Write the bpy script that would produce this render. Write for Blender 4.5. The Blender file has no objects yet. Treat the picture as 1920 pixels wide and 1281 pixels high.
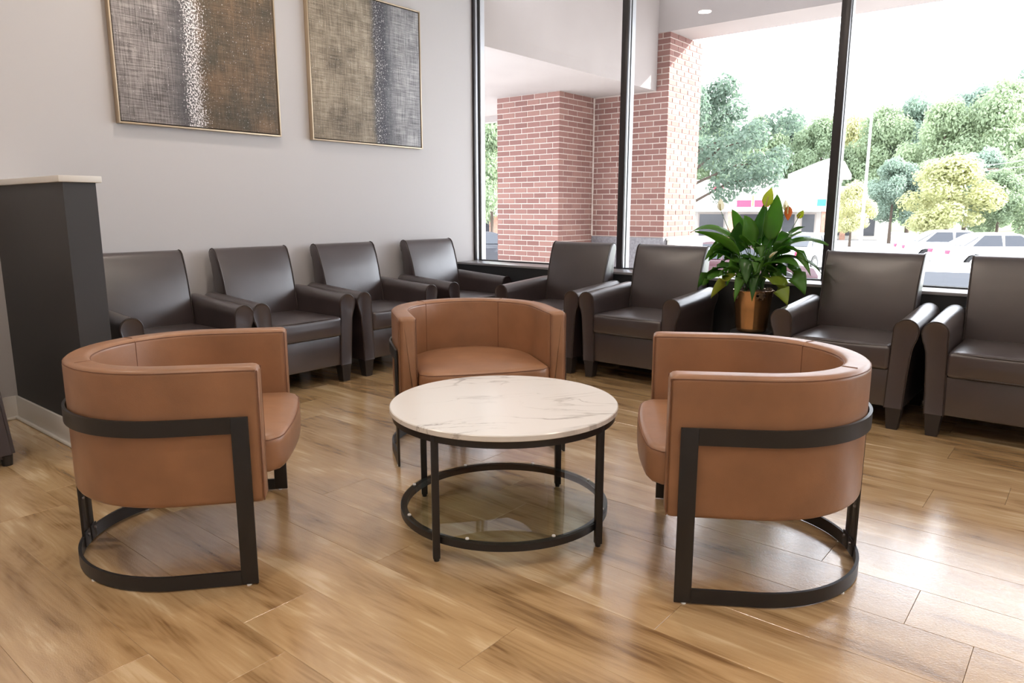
import bpy, bmesh, math, random
from mathutils import Vector, Matrix

random.seed(7)
PI = math.pi
scene = bpy.context.scene
C = scene.collection

# ------------------------------------------------------------------ camera, sky, sun, exposure
F_PX, PITCH, YAW, CAM_H = 1347.0, math.atan(248 / 1347.0), math.radians(39.3), 1.2
cam_d = bpy.data.cameras.new('camera')
cam_d.sensor_width = 36.0
cam_d.lens = F_PX * 36.0 / 1920.0
cam_d.clip_start, cam_d.clip_end = 0.05, 600
cam = bpy.data.objects.new('camera', cam_d)
C.objects.link(cam)
cam.location = (0, 0, CAM_H)
cam.rotation_euler = (PI / 2 - PITCH, 0, YAW)
scene.camera = cam

world = bpy.data.worlds.new('sky')
scene.world = world
world.use_nodes = True
bgn = world.node_tree.nodes['Background']
bgn.inputs[0].default_value = (0.89, 0.91, 1.0, 1)
bgn.inputs[1].default_value = 6.5

sun_d = bpy.data.lights.new('sun', 'SUN')
sun_d.energy = 18.0
sun_d.angle = math.radians(1.5)
sun_d.color = (1.0, 0.965, 0.92)
sun = bpy.data.objects.new('sun', sun_d)
C.objects.link(sun)
sun.location = (8, 20, 14)
sun.rotation_euler = Vector((1.1, 1.0, 0.68)).to_track_quat('Z', 'Y').to_euler()

scene.view_settings.view_transform = 'Standard'
scene.view_settings.look = 'None'
scene.view_settings.gamma = 1.0
scene.view_settings.use_curve_mapping = False
scene.view_settings.exposure = 0.22
scene.cycles.use_denoising = True
scene.cycles.max_bounces = 10
scene.cycles.diffuse_bounces = 5
scene.cycles.glossy_bounces = 5
scene.cycles.transparent_max_bounces = 16
scene.cycles.sample_clamp_indirect = 8.0

LAMP_W = 15.0           # power of each recessed ceiling lamp
LAMP_COL = (1.0, 0.87, 0.74)

# ------------------------------------------------------------------ material helpers
def newmat(name):
    m = bpy.data.materials.new(name)
    m.use_nodes = True
    return m, m.node_tree.nodes, m.node_tree.links, m.node_tree.nodes['Principled BSDF']

def N(nodes, t, **kw):
    n = nodes.new(t)
    for k, v in kw.items():
        setattr(n, k, v)
    return n

def ramp(nodes, stops, interp='LINEAR'):
    r = nodes.new('ShaderNodeValToRGB')
    r.color_ramp.interpolation = interp
    el = r.color_ramp.elements
    while len(el) < len(stops):
        el.new(0.5)
    for e, (p, c) in zip(el, stops):
        e.position = p
        e.color = (*c, 1) if len(c) == 3 else c
    return r

def simple(name, col, rough=0.5, metal=0.0, bump=0.0, bscale=200.0, var=0.0, vscale=3.0, spec=0.5, coat=0.0, emit=None, estr=0.0):
    m, n, l, b = newmat(name)
    b.inputs['Base Color'].default_value = (*col, 1)
    b.inputs['Roughness'].default_value = rough
    b.inputs['Metallic'].default_value = metal
    b.inputs['Specular IOR Level'].default_value = spec
    b.inputs['Coat Weight'].default_value = coat
    if emit:
        b.inputs['Emission Color'].default_value = (*emit, 1)
        b.inputs['Emission Strength'].default_value = estr
    tc = N(n, 'ShaderNodeTexCoord')
    if var > 0:
        no = N(n, 'ShaderNodeTexNoise')
        no.inputs['Scale'].default_value = vscale
        no.inputs['Detail'].default_value = 4
        l.new(tc.outputs['Object'], no.inputs['Vector'])
        r = ramp(n, [(0.3, tuple(max(0, c * (1 - var)) for c in col)), (0.7, tuple(min(1, c * (1 + var)) for c in col))])
        l.new(no.outputs['Fac'], r.inputs['Fac'])
        l.new(r.outputs['Color'], b.inputs['Base Color'])
    if bump > 0:
        no = N(n, 'ShaderNodeTexNoise')
        no.inputs['Scale'].default_value = bscale
        no.inputs['Detail'].default_value = 3
        l.new(tc.outputs['Object'], no.inputs['Vector'])
        bp = N(n, 'ShaderNodeBump')
        bp.inputs['Strength'].default_value = bump
        bp.inputs['Distance'].default_value = 0.01
        l.new(no.outputs['Fac'], bp.inputs['Height'])
        l.new(bp.outputs['Normal'], b.inputs['Normal'])
    return m

def leather(name, col, rough, wrinkle=0.25, spec=0.5, coat=0.0):
    m, n, l, b = newmat(name)
    tc = N(n, 'ShaderNodeTexCoord')
    big = N(n, 'ShaderNodeTexNoise'); big.inputs['Scale'].default_value = 7; big.inputs['Detail'].default_value = 3
    vor = N(n, 'ShaderNodeTexVoronoi'); vor.inputs['Scale'].default_value = 420
    l.new(tc.outputs['Object'], big.inputs['Vector']); l.new(tc.outputs['Object'], vor.inputs['Vector'])
    r = ramp(n, [(0.3, tuple(c * 0.86 for c in col)), (0.7, tuple(min(1, c * 1.12) for c in col))])
    l.new(big.outputs['Fac'], r.inputs['Fac']); l.new(r.outputs['Color'], b.inputs['Base Color'])
    b.inputs['Roughness'].default_value = rough
    b.inputs['Specular IOR Level'].default_value = spec
    b.inputs['Coat Weight'].default_value = coat
    b.inputs['Coat Roughness'].default_value = 0.32
    b1 = N(n, 'ShaderNodeBump'); b1.inputs['Strength'].default_value = 0.12; b1.inputs['Distance'].default_value = 0.002
    l.new(vor.outputs['Distance'], b1.inputs['Height'])
    b2 = N(n, 'ShaderNodeBump'); b2.inputs['Strength'].default_value = wrinkle; b2.inputs['Distance'].default_value = 0.02
    l.new(big.outputs['Fac'], b2.inputs['Height']); l.new(b1.outputs['Normal'], b2.inputs['Normal'])
    l.new(b2.outputs['Normal'], b.inputs['Normal'])
    return m

def wood_floor():
    m, n, l, b = newmat('oak_plank')
    tc = N(n, 'ShaderNodeTexCoord'); oi = N(n, 'ShaderNodeObjectInfo')
    off = N(n, 'ShaderNodeVectorMath', operation='SCALE'); off.inputs[0].default_value = (37, 91, 53)
    l.new(oi.outputs['Random'], off.inputs['Scale'])
    add = N(n, 'ShaderNodeVectorMath', operation='ADD')
    l.new(tc.outputs['Object'], add.inputs[0]); l.new(off.outputs[0], add.inputs[1])
    def noise(sc, scale, detail=4, dist=0.0):
        mp = N(n, 'ShaderNodeVectorMath', operation='MULTIPLY'); mp.inputs[1].default_value = sc
        l.new(add.outputs[0], mp.inputs[0])
        no = N(n, 'ShaderNodeTexNoise'); no.inputs['Scale'].default_value = scale
        no.inputs['Detail'].default_value = detail; no.inputs['Distortion'].default_value = dist
        l.new(mp.outputs[0], no.inputs['Vector'])
        return no
    broad = noise((0.9, 4.5, 1), 2.0, 3, 0.8)          # long soft colour streaks
    grain = noise((1.5, 28, 1), 3.0, 5, 0.6)           # fine grain
    mix = N(n, 'ShaderNodeMath', operation='MULTIPLY_ADD'); mix.inputs[1].default_value = 0.30
    l.new(grain.outputs['Fac'], mix.inputs[0]); l.new(broad.outputs['Fac'], mix.inputs[2])
    # cathedral rings
    rmp = N(n, 'ShaderNodeVectorMath', operation='MULTIPLY'); rmp.inputs[1].default_value = (0.55, 5.0, 1)
    l.new(add.outputs[0], rmp.inputs[0])
    rn = N(n, 'ShaderNodeTexNoise'); rn.inputs['Scale'].default_value = 1.3; rn.inputs['Detail'].default_value = 1
    l.new(rmp.outputs[0], rn.inputs['Vector'])
    rm = N(n, 'ShaderNodeMath', operation='MULTIPLY'); rm.inputs[1].default_value = 150
    l.new(rn.outputs['Fac'], rm.inputs[0])
    rs = N(n, 'ShaderNodeMath', operation='SINE'); l.new(rm.outputs[0], rs.inputs[0])
    ra = N(n, 'ShaderNodeMath', operation='MULTIPLY_ADD'); ra.inputs[1].default_value = 0.022
    l.new(rs.outputs[0], ra.inputs[0]); l.new(mix.outputs[0], ra.inputs[2])
    pv = N(n, 'ShaderNodeMath', operation='MULTIPLY_ADD'); pv.inputs[1].default_value = 0.12; 
    l.new(oi.outputs['Random'], pv.inputs[0]); l.new(ra.outputs[0], pv.inputs[2])
    r = ramp(n, [(0.43, (0.22, 0.125, 0.055)), (0.54, (0.39, 0.245, 0.115)), (0.66, (0.53, 0.350, 0.178)), (0.80, (0.60, 0.415, 0.22)), (0.92, (0.76, 0.58, 0.36))])
    l.new(pv.outputs[0], r.inputs['Fac']); l.new(r.outputs['Color'], b.inputs['Base Color'])
    rough = N(n, 'ShaderNodeMath', operation='MULTIPLY_ADD'); rough.inputs[1].default_value = 0.14; rough.inputs[2].default_value = 0.13
    l.new(grain.outputs['Fac'], rough.inputs[0]); l.new(rough.outputs[0], b.inputs['Roughness'])
    fine = N(n, 'ShaderNodeTexNoise'); fine.inputs['Scale'].default_value = 260; fine.inputs['Detail'].default_value = 2
    sc = N(n, 'ShaderNodeVectorMath', operation='MULTIPLY'); sc.inputs[1].default_value = (0.45, 1, 1)
    l.new(add.outputs[0], sc.inputs[0]); l.new(sc.outputs[0], fine.inputs['Vector'])
    bp = N(n, 'ShaderNodeBump'); bp.inputs['Strength'].default_value = 0.17; bp.inputs['Distance'].default_value = 0.002
    l.new(fine.outputs['Fac'], bp.inputs['Height']); l.new(bp.outputs['Normal'], b.inputs['Normal'])
    b.inputs['Specular IOR Level'].default_value = 0.6
    b.inputs['Coat Weight'].default_value = 1.0
    b.inputs['Coat Roughness'].default_value = 0.17
    b.inputs['Coat IOR'].default_value = 1.8
    l.new(bp.outputs['Normal'], b.inputs['Coat Normal'])
    return m

def brick_mat():
    m, n, l, b = newmat('red_brick')
    oi = N(n, 'ShaderNodeObjectInfo'); tc = N(n, 'ShaderNodeTexCoord')
    no = N(n, 'ShaderNodeTexNoise'); no.inputs['Scale'].default_value = 30; no.inputs['Detail'].default_value = 4
    l.new(tc.outputs['Object'], no.inputs['Vector'])
    r = ramp(n, [(0.0, (0.150, 0.068, 0.057)), (0.5, (0.200, 0.097, 0.082)), (1.0, (0.245, 0.130, 0.106))])
    a = N(n, 'ShaderNodeMath', operation='MULTIPLY_ADD'); a.inputs[1].default_value = 0.3
    l.new(no.outputs['Fac'], a.inputs[0])
    o = N(n, 'ShaderNodeMath', operation='MULTIPLY'); o.inputs[1].default_value = 0.75
    l.new(oi.outputs['Random'], o.inputs[0]); l.new(o.outputs[0], a.inputs[2])
    l.new(a.outputs[0], r.inputs['Fac']); l.new(r.outputs['Color'], b.inputs['Base Color'])
    b.inputs['Roughness'].default_value = 0.85
    bp = N(n, 'ShaderNodeBump'); bp.inputs['Strength'].default_value = 0.4; bp.inputs['Distance'].default_value = 0.004
    l.new(no.outputs['Fac'], bp.inputs['Height']); l.new(bp.outputs['Normal'], b.inputs['Normal'])
    return m

def marble():
    m, n, l, b = newmat('white_marble')
    tc = N(n, 'ShaderNodeTexCoord')
    def vein(rot, scale, w, dist):
        mp = N(n, 'ShaderNodeMapping'); mp.inputs['Rotation'].default_value = (0, 0, rot); mp.inputs['Scale'].default_value = (0.55, 2.0, 1)
        l.new(tc.outputs['Object'], mp.inputs['Vector'])
        no = N(n, 'ShaderNodeTexNoise'); no.inputs['Scale'].default_value = scale; no.inputs['Detail'].default_value = 6
        no.inputs['Distortion'].default_value = dist; no.inputs['Roughness'].default_value = 0.55
        l.new(mp.outputs[0], no.inputs['Vector'])
        s = N(n, 'ShaderNodeMath', operation='SUBTRACT'); s.inputs[1].default_value = 0.5; l.new(no.outputs['Fac'], s.inputs[0])
        ab = N(n, 'ShaderNodeMath', operation='ABSOLUTE'); l.new(s.outputs[0], ab.inputs[0])
        r = ramp(n, [(0.0, (1, 1, 1)), (w, (0, 0, 0))]); l.new(ab.outputs[0], r.inputs['Fac'])
        msk = N(n, 'ShaderNodeTexNoise'); msk.inputs['Scale'].default_value = 2.3; l.new(mp.outputs[0], msk.inputs['Vector'])
        mr = ramp(n, [(0.47, (0, 0, 0)), (0.62, (1, 1, 1))]); l.new(msk.outputs['Fac'], mr.inputs['Fac'])
        mu = N(n, 'ShaderNodeMath', operation='MULTIPLY'); l.new(r.outputs['Color'], mu.inputs[0]); l.new(mr.outputs['Color'], mu.inputs[1])
        return mu
    v1, v2 = vein(0.35, 1.6, 0.018, 0.9), vein(0.75, 2.8, 0.010, 0.6)
    ad = N(n, 'ShaderNodeMath', operation='MAXIMUM'); l.new(v1.outputs[0], ad.inputs[0]); l.new(v2.outputs[0], ad.inputs[1])
    r = ramp(n, [(0.0, (0.80, 0.79, 0.775)), (1.0, (0.36, 0.34, 0.33))]); l.new(ad.outputs[0], r.inputs['Fac'])
    l.new(r.outputs['Color'], b.inputs['Base Color'])
    b.inputs['Roughness'].default_value = 0.22
    return m

def glass_mat(name, tint=(0.97, 0.985, 0.98), refl=0.06):
    m, n, l, b = newmat(name)
    n.remove(b)
    out = n['Material Output']
    tr = N(n, 'ShaderNodeBsdfTransparent'); tr.inputs[0].default_value = (*tint, 1)
    gl = N(n, 'ShaderNodeBsdfGlossy'); gl.inputs['Roughness'].default_value = 0.0
    fr = N(n, 'ShaderNodeFresnel'); fr.inputs['IOR'].default_value = 1.45
    mx = N(n, 'ShaderNodeMixShader')
    ge = N(n, 'ShaderNodeNewGeometry'); inv = N(n, 'ShaderNodeMath', operation='SUBTRACT'); inv.inputs[0].default_value = 1.0
    l.new(ge.outputs['Backfacing'], inv.inputs[1])
    mu = N(n, 'ShaderNodeMath', operation='MULTIPLY'); l.new(fr.outputs[0], mu.inputs[0]); l.new(inv.outputs[0], mu.inputs[1])
    l.new(mu.outputs[0], mx.inputs[0]); l.new(tr.outputs[0], mx.inputs[1]); l.new(gl.outputs[0], mx.inputs[2])
    l.new(mx.outputs[0], out.inputs['Surface'])
    return m

def leaf_mat(name, c1, c2, trans=0.35, rough=0.35):
    m, n, l, b = newmat(name)
    out = n['Material Output']
    oi = N(n, 'ShaderNodeObjectInfo'); tc = N(n, 'ShaderNodeTexCoord')
    no = N(n, 'ShaderNodeTexNoise'); no.inputs['Scale'].default_value = 6; l.new(tc.outputs['Object'], no.inputs['Vector'])
    a = N(n, 'ShaderNodeMath', operation='MULTIPLY_ADD'); a.inputs[1].default_value = 0.5
    l.new(no.outputs['Fac'], a.inputs[0])
    o = N(n, 'ShaderNodeMath', operation='MULTIPLY'); o.inputs[1].default_value = 0.6
    l.new(oi.outputs['Random'], o.inputs[0]); l.new(o.outputs[0], a.inputs[2])
    r = ramp(n, [(0.15, c1), (0.85, c2)]); l.new(a.outputs[0], r.inputs['Fac'])
    l.new(r.outputs['Color'], b.inputs['Base Color']); b.inputs['Roughness'].default_value = rough
    t = N(n, 'ShaderNodeBsdfTranslucent')
    hs = N(n, 'ShaderNodeHueSaturation'); hs.inputs['Value'].default_value = 2.0; hs.inputs['Hue'].default_value = 0.48
    l.new(r.outputs['Color'], hs.inputs['Color']); l.new(hs.outputs[0], t.inputs[0])
    mx = N(n, 'ShaderNodeMixShader'); mx.inputs[0].default_value = trans
    l.new(b.outputs[0], mx.inputs[1]); l.new(t.outputs[0], mx.inputs[2]); l.new(mx.outputs[0], out.inputs['Surface'])
    return m

def canvas_mat(name, kind):
    """abstract woven canvas; object x = across (0..1), z = up (0..1)"""
    m, n, l, b = newmat(name)
    tc = N(n, 'ShaderNodeTexCoord')
    sep = N(n, 'ShaderNodeSeparateXYZ'); l.new(tc.outputs['Generated'], sep.inputs[0])
    U = sep.outputs['Y']
    def noise(scale, sc=(1, 1, 1), detail=4, rough=0.5):
        mp = N(n, 'ShaderNodeMapping'); mp.inputs['Scale'].default_value = sc; l.new(tc.outputs['Generated'], mp.inputs['Vector'])
        no = N(n, 'ShaderNodeTexNoise'); no.inputs['Scale'].default_value = scale; no.inputs['Detail'].default_value = detail
        no.inputs['Roughness'].default_value = rough
        l.new(mp.outputs[0], no.inputs['Vector']); return no.outputs['Fac']
    def math_(op, a, bb=None, c=None):
        q = N(n, 'ShaderNodeMath', operation=op)
        for i, v in enumerate((a, bb, c)):
            if v is None: continue
            if isinstance(v, (int, float)): q.inputs[i].default_value = v
            else: l.new(v, q.inputs[i])
        return q.outputs[0]
    def mixc(f, a, bb):
        q = N(n, 'ShaderNodeMix', data_type='RGBA')
        if isinstance(f, (int, float)): q.inputs[0].default_value = f
        else: l.new(f, q.inputs[0])
        for i, v in ((6, a), (7, bb)):
            if isinstance(v, tuple): q.inputs[i].default_value = (*v, 1)
            else: l.new(v, q.inputs[i])
        return q.outputs[2]
    wob = math_('MULTIPLY_ADD', math_('SUBTRACT', noise(3.0, (1, 0.4, 1.0)), 0.5), 0.10, U)
    wv = noise(1.0, (1, 130, 7), 3); wh = noise(1.0, (1, 7, 130), 3)
    weave = math_('MULTIPLY', math_('ADD', wv, wh), 0.5)
    blot = noise(5.0, (1, 1.2, 0.9), 5, 0.6)
    fine = noise(105.0, (1, 1, 0.8), 3, 0.7)
    fine2 = noise(230.0, (1, 0.8, 1), 1)
    wr = ramp(n, [(0.40, (0, 0, 0)), (0.62, (1, 1, 1))]); l.new(weave, wr.inputs['Fac'])
    br = ramp(n, [(0.36, (0, 0, 0)), (0.64, (1, 1, 1))]); l.new(blot, br.inputs['Fac'])
    if kind == 0:
        left = mixc(br.outputs[0], mixc(wr.outputs[0], (0.11, 0.10, 0.10), (0.33, 0.305, 0.31)), mixc(wr.outputs[0], (0.17, 0.155, 0.155), (0.50, 0.46, 0.46)))
        right = mixc(br.outputs[0], mixc(wr.outputs[0], (0.055, 0.048, 0.034), (0.115, 0.092, 0.066)), mixc(wr.outputs[0], (0.12, 0.078, 0.046), (0.23, 0.15, 0.092)))
        b0, b1 = 0.385, 0.50
        dark = (0.075, 0.075, 0.085)
    else:
        left = mixc(br.outputs[0], mixc(wr.outputs[0], (0.12, 0.10, 0.078), (0.29, 0.245, 0.19)), mixc(wr.outputs[0], (0.27, 0.23, 0.175), (0.52, 0.45, 0.36)))
        right = mixc(br.outputs[0], mixc(wr.outputs[0], (0.12, 0.12, 0.135), (0.34, 0.34, 0.355)), mixc(wr.outputs[0], (0.22, 0.22, 0.24), (0.54, 0.54, 0.555)))
        b0, b1 = 0.545, 0.66
        dark = (0.055, 0.06, 0.08)
    # step between the two halves
    st = ramp(n, [(0.0, (0, 0, 0)), (1.0, (1, 1, 1))])
    st.color_ramp.elements[0].position = b0 + 0.02 if kind == 0 else b0; st.color_ramp.elements[1].position = b1
    l.new(wob, st.inputs['Fac'])
    base = mixc(st.outputs[0], left, right)
    # dark shading beside the speckled band
    if kind == 0:
        dr = ramp(n, [(b0 - 0.13, (0, 0, 0)), (b0 - 0.02, (0.75, 0.75, 0.75)), (b0 + 0.05, (0.9, 0.9, 0.9)), (b1 - 0.02, (0.2, 0.2, 0.2)), (b1 + 0.03, (0, 0, 0))])
    else:
        dr = ramp(n, [(b0 - 0.03, (0, 0, 0)), (b0 + 0.02, (0.85, 0.85, 0.85)), (b1 - 0.02, (0.9, 0.9, 0.9)), (b1 + 0.12, (0, 0, 0))])
    l.new(wob, dr.inputs['Fac'])
    base = mixc(dr.outputs[0], base, dark)
    # white specks: dense in the band, sparse to its right
    sp = ramp(n, [(b0 - 0.02, (0.0,) * 3), (b0 + 0.03, (0.155,) * 3 if kind == 0 else (0.085,) * 3), (b1 - 0.03, (0.155,) * 3 if kind == 0 else (0.055,) * 3), (b1 + 0.06, (0.0,) * 3)])
    l.new(wob, sp.inputs['Fac'])
    thr = math_('SUBTRACT', 0.665, sp.outputs[0])
    spk = math_('GREATER_THAN', fine, thr)
    base = mixc(spk, base, (0.86, 0.84, 0.86))
    if kind == 0:
        rr = ramp(n, [(b1 - 0.02, (0,) * 3), (b1 + 0.02, (1,) * 3)]); l.new(wob, rr.inputs['Fac'])
        base = mixc(math_('MULTIPLY', math_('GREATER_THAN', fine2, 0.765), rr.outputs[0]), base, (0.82, 0.78, 0.74))
    l.new(base, b.inputs['Base Color'])
    b.inputs['Roughness'].default_value = 0.75
    bp = N(n, 'ShaderNodeBump'); bp.inputs['Strength'].default_value = 0.25; bp.inputs['Distance'].default_value = 0.003
    l.new(weave, bp.inputs['Height']); l.new(bp.outputs['Normal'], b.inputs['Normal'])
    return m

M = {}
M['wall'] = simple('wall_paint', (0.53, 0.515, 0.525), 0.6, bump=0.05, bscale=350)
M['white'] = simple('white_trim', (0.72, 0.70, 0.67), 0.4)
M['ceiling'] = simple('ceiling_paint', (0.75, 0.74, 0.72), 0.8)
M['charcoal'] = simple('charcoal_paint', (0.040, 0.039, 0.041), 0.5, bump=0.05, bscale=300)
M['lowwall'] = simple('dark_wall_panel', (0.022, 0.024, 0.028), 0.45)
M['sill'] = simple('grey_sill', (0.30, 0.30, 0.32), 0.3, spec=0.6)
M['frame'] = simple('dark_anodised_frame', (0.045, 0.042, 0.046), 0.35, metal=0.3)
M['alu'] = simple('pale_aluminium', (0.50, 0.51, 0.54), 0.35, metal=0.6)
M['gasket'] = simple('black_gasket', (0.01, 0.01, 0.012), 0.6)
M['oak'] = wood_floor()
M['subfloor'] = simple('plank_joint', (0.10, 0.055, 0.03), 0.6)
M['brown'] = leather('dark_brown_leather', (0.036, 0.0235, 0.025), 0.36, 0.10, 0.8, 0.8)
M['brown_pipe'] = leather('dark_brown_piping', (0.032, 0.022, 0.020), 0.4, 0.0)
M['chairleg'] = simple('espresso_wood', (0.022, 0.018, 0.018), 0.4)
M['tan'] = leather('tan_leather', (0.310, 0.153, 0.078), 0.40, 0.16, 0.5, 0.2)
M['tanseam'] = leather('tan_seam', (0.185, 0.082, 0.043), 0.6, 0.0)
M['black'] = simple('black_powder_coat', (0.017, 0.016, 0.017), 0.42, bump=0.05, bscale=600)
M['marble'] = marble()
M['glass'] = glass_mat('clear_glass')
M['shelfglass'] = glass_mat('shelf_glass', (0.90, 0.945, 0.93))
M['clear'] = simple('clear_bumper', (0.85, 0.87, 0.88), 0.15)
M['steel'] = simple('zinc_bolt', (0.25, 0.25, 0.27), 0.3, metal=0.9)
M['gold'] = simple('champagne_frame', (0.50, 0.40, 0.285), 0.38, metal=0.5)
M['darkgap'] = simple('dark_frame_gap', (0.02, 0.016, 0.016), 0.7)
M['canvas0'] = canvas_mat('bronze_canvas', 0)
M['canvas1'] = canvas_mat('beige_canvas', 1)
M['brick'] = brick_mat()
M['mortar'] = simple('mortar', (0.46, 0.375, 0.33), 0.9, bump=0.3, bscale=90)
M['stucco'] = simple('beige_stucco', (0.33, 0.292, 0.278), 0.85, bump=0.08, bscale=120, var=0.05, vscale=1.5)
M['granite'] = simple('grey_base_stone', (0.17, 0.16, 0.17), 0.6, var=0.25, vscale=40)
M['limestone'] = simple('pale_limestone', (0.62, 0.60, 0.56), 0.8)
M['concrete'] = simple('concrete_walk', (0.50, 0.48, 0.46), 0.85, var=0.08, vscale=1.2)
M['asphalt'] = simple('sun_bleached_asphalt', (0.36, 0.355, 0.36), 0.9, var=0.1, vscale=0.4)
M['grass'] = simple('grass', (0.16, 0.26, 0.08), 0.9, var=0.3, vscale=0.3)
M['paint_line'] = simple('white_road_paint', (0.8, 0.8, 0.78), 0.7)
M['brass'] = simple('brass_pot', (0.60, 0.37, 0.19), 0.24, metal=0.95, bump=0.04, bscale=20)
M['moss'] = simple('dried_moss', (0.15, 0.10, 0.065), 0.95, bump=0.6, bscale=60)
M['leaf'] = leaf_mat('lily_leaf', (0.035, 0.125, 0.026), (0.115, 0.285, 0.045), 0.45, 0.26)
M['leaf_yellow'] = leaf_mat('yellowing_leaf', (0.17, 0.26, 0.03), (0.30, 0.33, 0.05), 0.35, 0.4)
M['stem'] = simple('lily_stem', (0.055, 0.14, 0.035), 0.45)
M['spathe'] = leaf_mat('pale_spathe', (0.55, 0.58, 0.42), (0.75, 0.75, 0.68), 0.35, 0.5)
M['spathe_green'] = leaf_mat('green_spathe', (0.30, 0.40, 0.05), (0.42, 0.50, 0.10), 0.4, 0.5)
M['spathe_brown'] = leaf_mat('withered_spathe', (0.42, 0.17, 0.03), (0.50, 0.22, 0.05), 0.4, 0.6)
M['spadix'] = simple('spadix', (0.50, 0.45, 0.20), 0.8)
M['bark'] = simple('bark', (0.09, 0.065, 0.05), 0.9, bump=0.4, bscale=20)
M['tree_a'] = leaf_mat('hazed_blue_green_foliage', (0.10, 0.15, 0.12), (0.21, 0.275, 0.22), 0.35, 0.6)  # leaf colour paled and blued to stand in for outdoor haze
M['tree_near'] = leaf_mat('feathery_foliage', (0.07, 0.11, 0.08), (0.155, 0.205, 0.155), 0.35, 0.6)
M['tree_b'] = leaf_mat('hazed_mid_green_foliage', (0.13, 0.185, 0.11), (0.27, 0.335, 0.205), 0.35, 0.6)  # haze put into this green too, lighter and greyer than real leaves
M['tree_c'] = leaf_mat('yellow_green_foliage', (0.29, 0.31, 0.15), (0.46, 0.46, 0.27), 0.35, 0.6)
M['bldg'] = simple('white_building_wall', (0.72, 0.69, 0.65), 0.9)
M['bldg_trim'] = simple('building_trim', (0.55, 0.50, 0.46), 0.9)
M['bldg_brick'] = simple('pale_building_brick', (0.42, 0.24, 0.18), 0.9, var=0.2, vscale=6)
M['shopglass'] = simple('shop_glass', (0.07, 0.075, 0.09), 0.1)
M['redsign'] = simple('red_sign', (0.62, 0.04, 0.10), 0.5)
M['greensign'] = simple('green_sign', (0.05, 0.33, 0.22), 0.5)
M['yellowsign'] = simple('yellow_sign', (0.75, 0.62, 0.10), 0.5)
M['galv'] = simple('galvanised_pole', (0.5, 0.5, 0.5), 0.5, metal=0.4)
M['lens'] = simple('lamp_lens', (0.9, 0.88, 0.84), 0.4, emit=(1.0, 0.86, 0.7), estr=3.0)
M['tyre'] = simple('tyre', (0.02, 0.02, 0.02), 0.8)
M['carglass'] = simple('car_glass', (0.03, 0.035, 0.045), 0.05)
def car_paint(nm, c): return simple(nm, c, 0.25, coat=0.6)

# ------------------------------------------------------------------ mesh helpers
def link(name, me, mat, parent=None, smooth=True, angle=35):
    o = bpy.data.objects.new(name, me)
    C.objects.link(o)
    if mat is not None and not me.materials:
        me.materials.append(mat)
    if parent is not None:
        o.parent = parent
    return o

def finish(bm, name, smooth=True, angle=35):
    bmesh.ops.remove_doubles(bm, verts=bm.verts, dist=1e-6)
    bmesh.ops.recalc_face_normals(bm, faces=bm.faces)
    if smooth:
        ca = math.radians(angle)
        for f in bm.faces: f.smooth = True
        for e in bm.edges:
            if len(e.link_faces) == 2:
                e.smooth = e.calc_face_angle(0) < ca
    me = bpy.data.meshes.new(name)
    bm.to_mesh(me)
    bm.free()
    return me

def obj(name, bm, mat, parent=None, smooth=True, angle=35):
    return link(name, finish(bm, name, smooth, angle), mat, parent)

def tag(o, label=None, cat=None, group=None, kind=None):
    if label: o['label'] = label
    if cat: o['category'] = cat
    if group: o['group'] = group
    if kind: o['kind'] = kind
    return o

def empty(name, loc=(0, 0, 0), rz=0.0, label=None, cat=None, group=None):
    o = bpy.data.objects.new(name, None)
    o.empty_display_size = 0.1
    C.objects.link(o)
    o.location = loc
    o.rotation_euler = (0, 0, rz)
    return tag(o, label, cat, group)

def copy_tree(o, parent=None):
    c = o.copy(); C.objects.link(c); c.parent = parent
    for ch in list(o.children): copy_tree(ch, c)
    return c

def box(bm, x0, x1, y0, y1, z0, z1, bev=0.0, seg=2):
    r = bmesh.ops.create_cube(bm, size=1.0)
    vs = r['verts']
    for v in vs:
        v.co = Vector(((x0 + x1) / 2 + v.co.x * (x1 - x0), (y0 + y1) / 2 + v.co.y * (y1 - y0), (z0 + z1) / 2 + v.co.z * (z1 - z0)))
    if bev > 0:
        es = list({e for v in vs for e in v.link_edges})
        bmesh.ops.bevel(bm, geom=es, offset=bev, segments=seg, profile=0.5, affect='EDGES')
    return bm

def boxbm(*a, **k):
    return box(bmesh.new(), *a, **k)

def bx(name, x0, x1, y0, y1, z0, z1, mat, parent=None, bev=0.0):
    return obj(name, boxbm(x0, x1, y0, y1, z0, z1, bev=bev), mat, parent, smooth=bev > 0)

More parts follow.
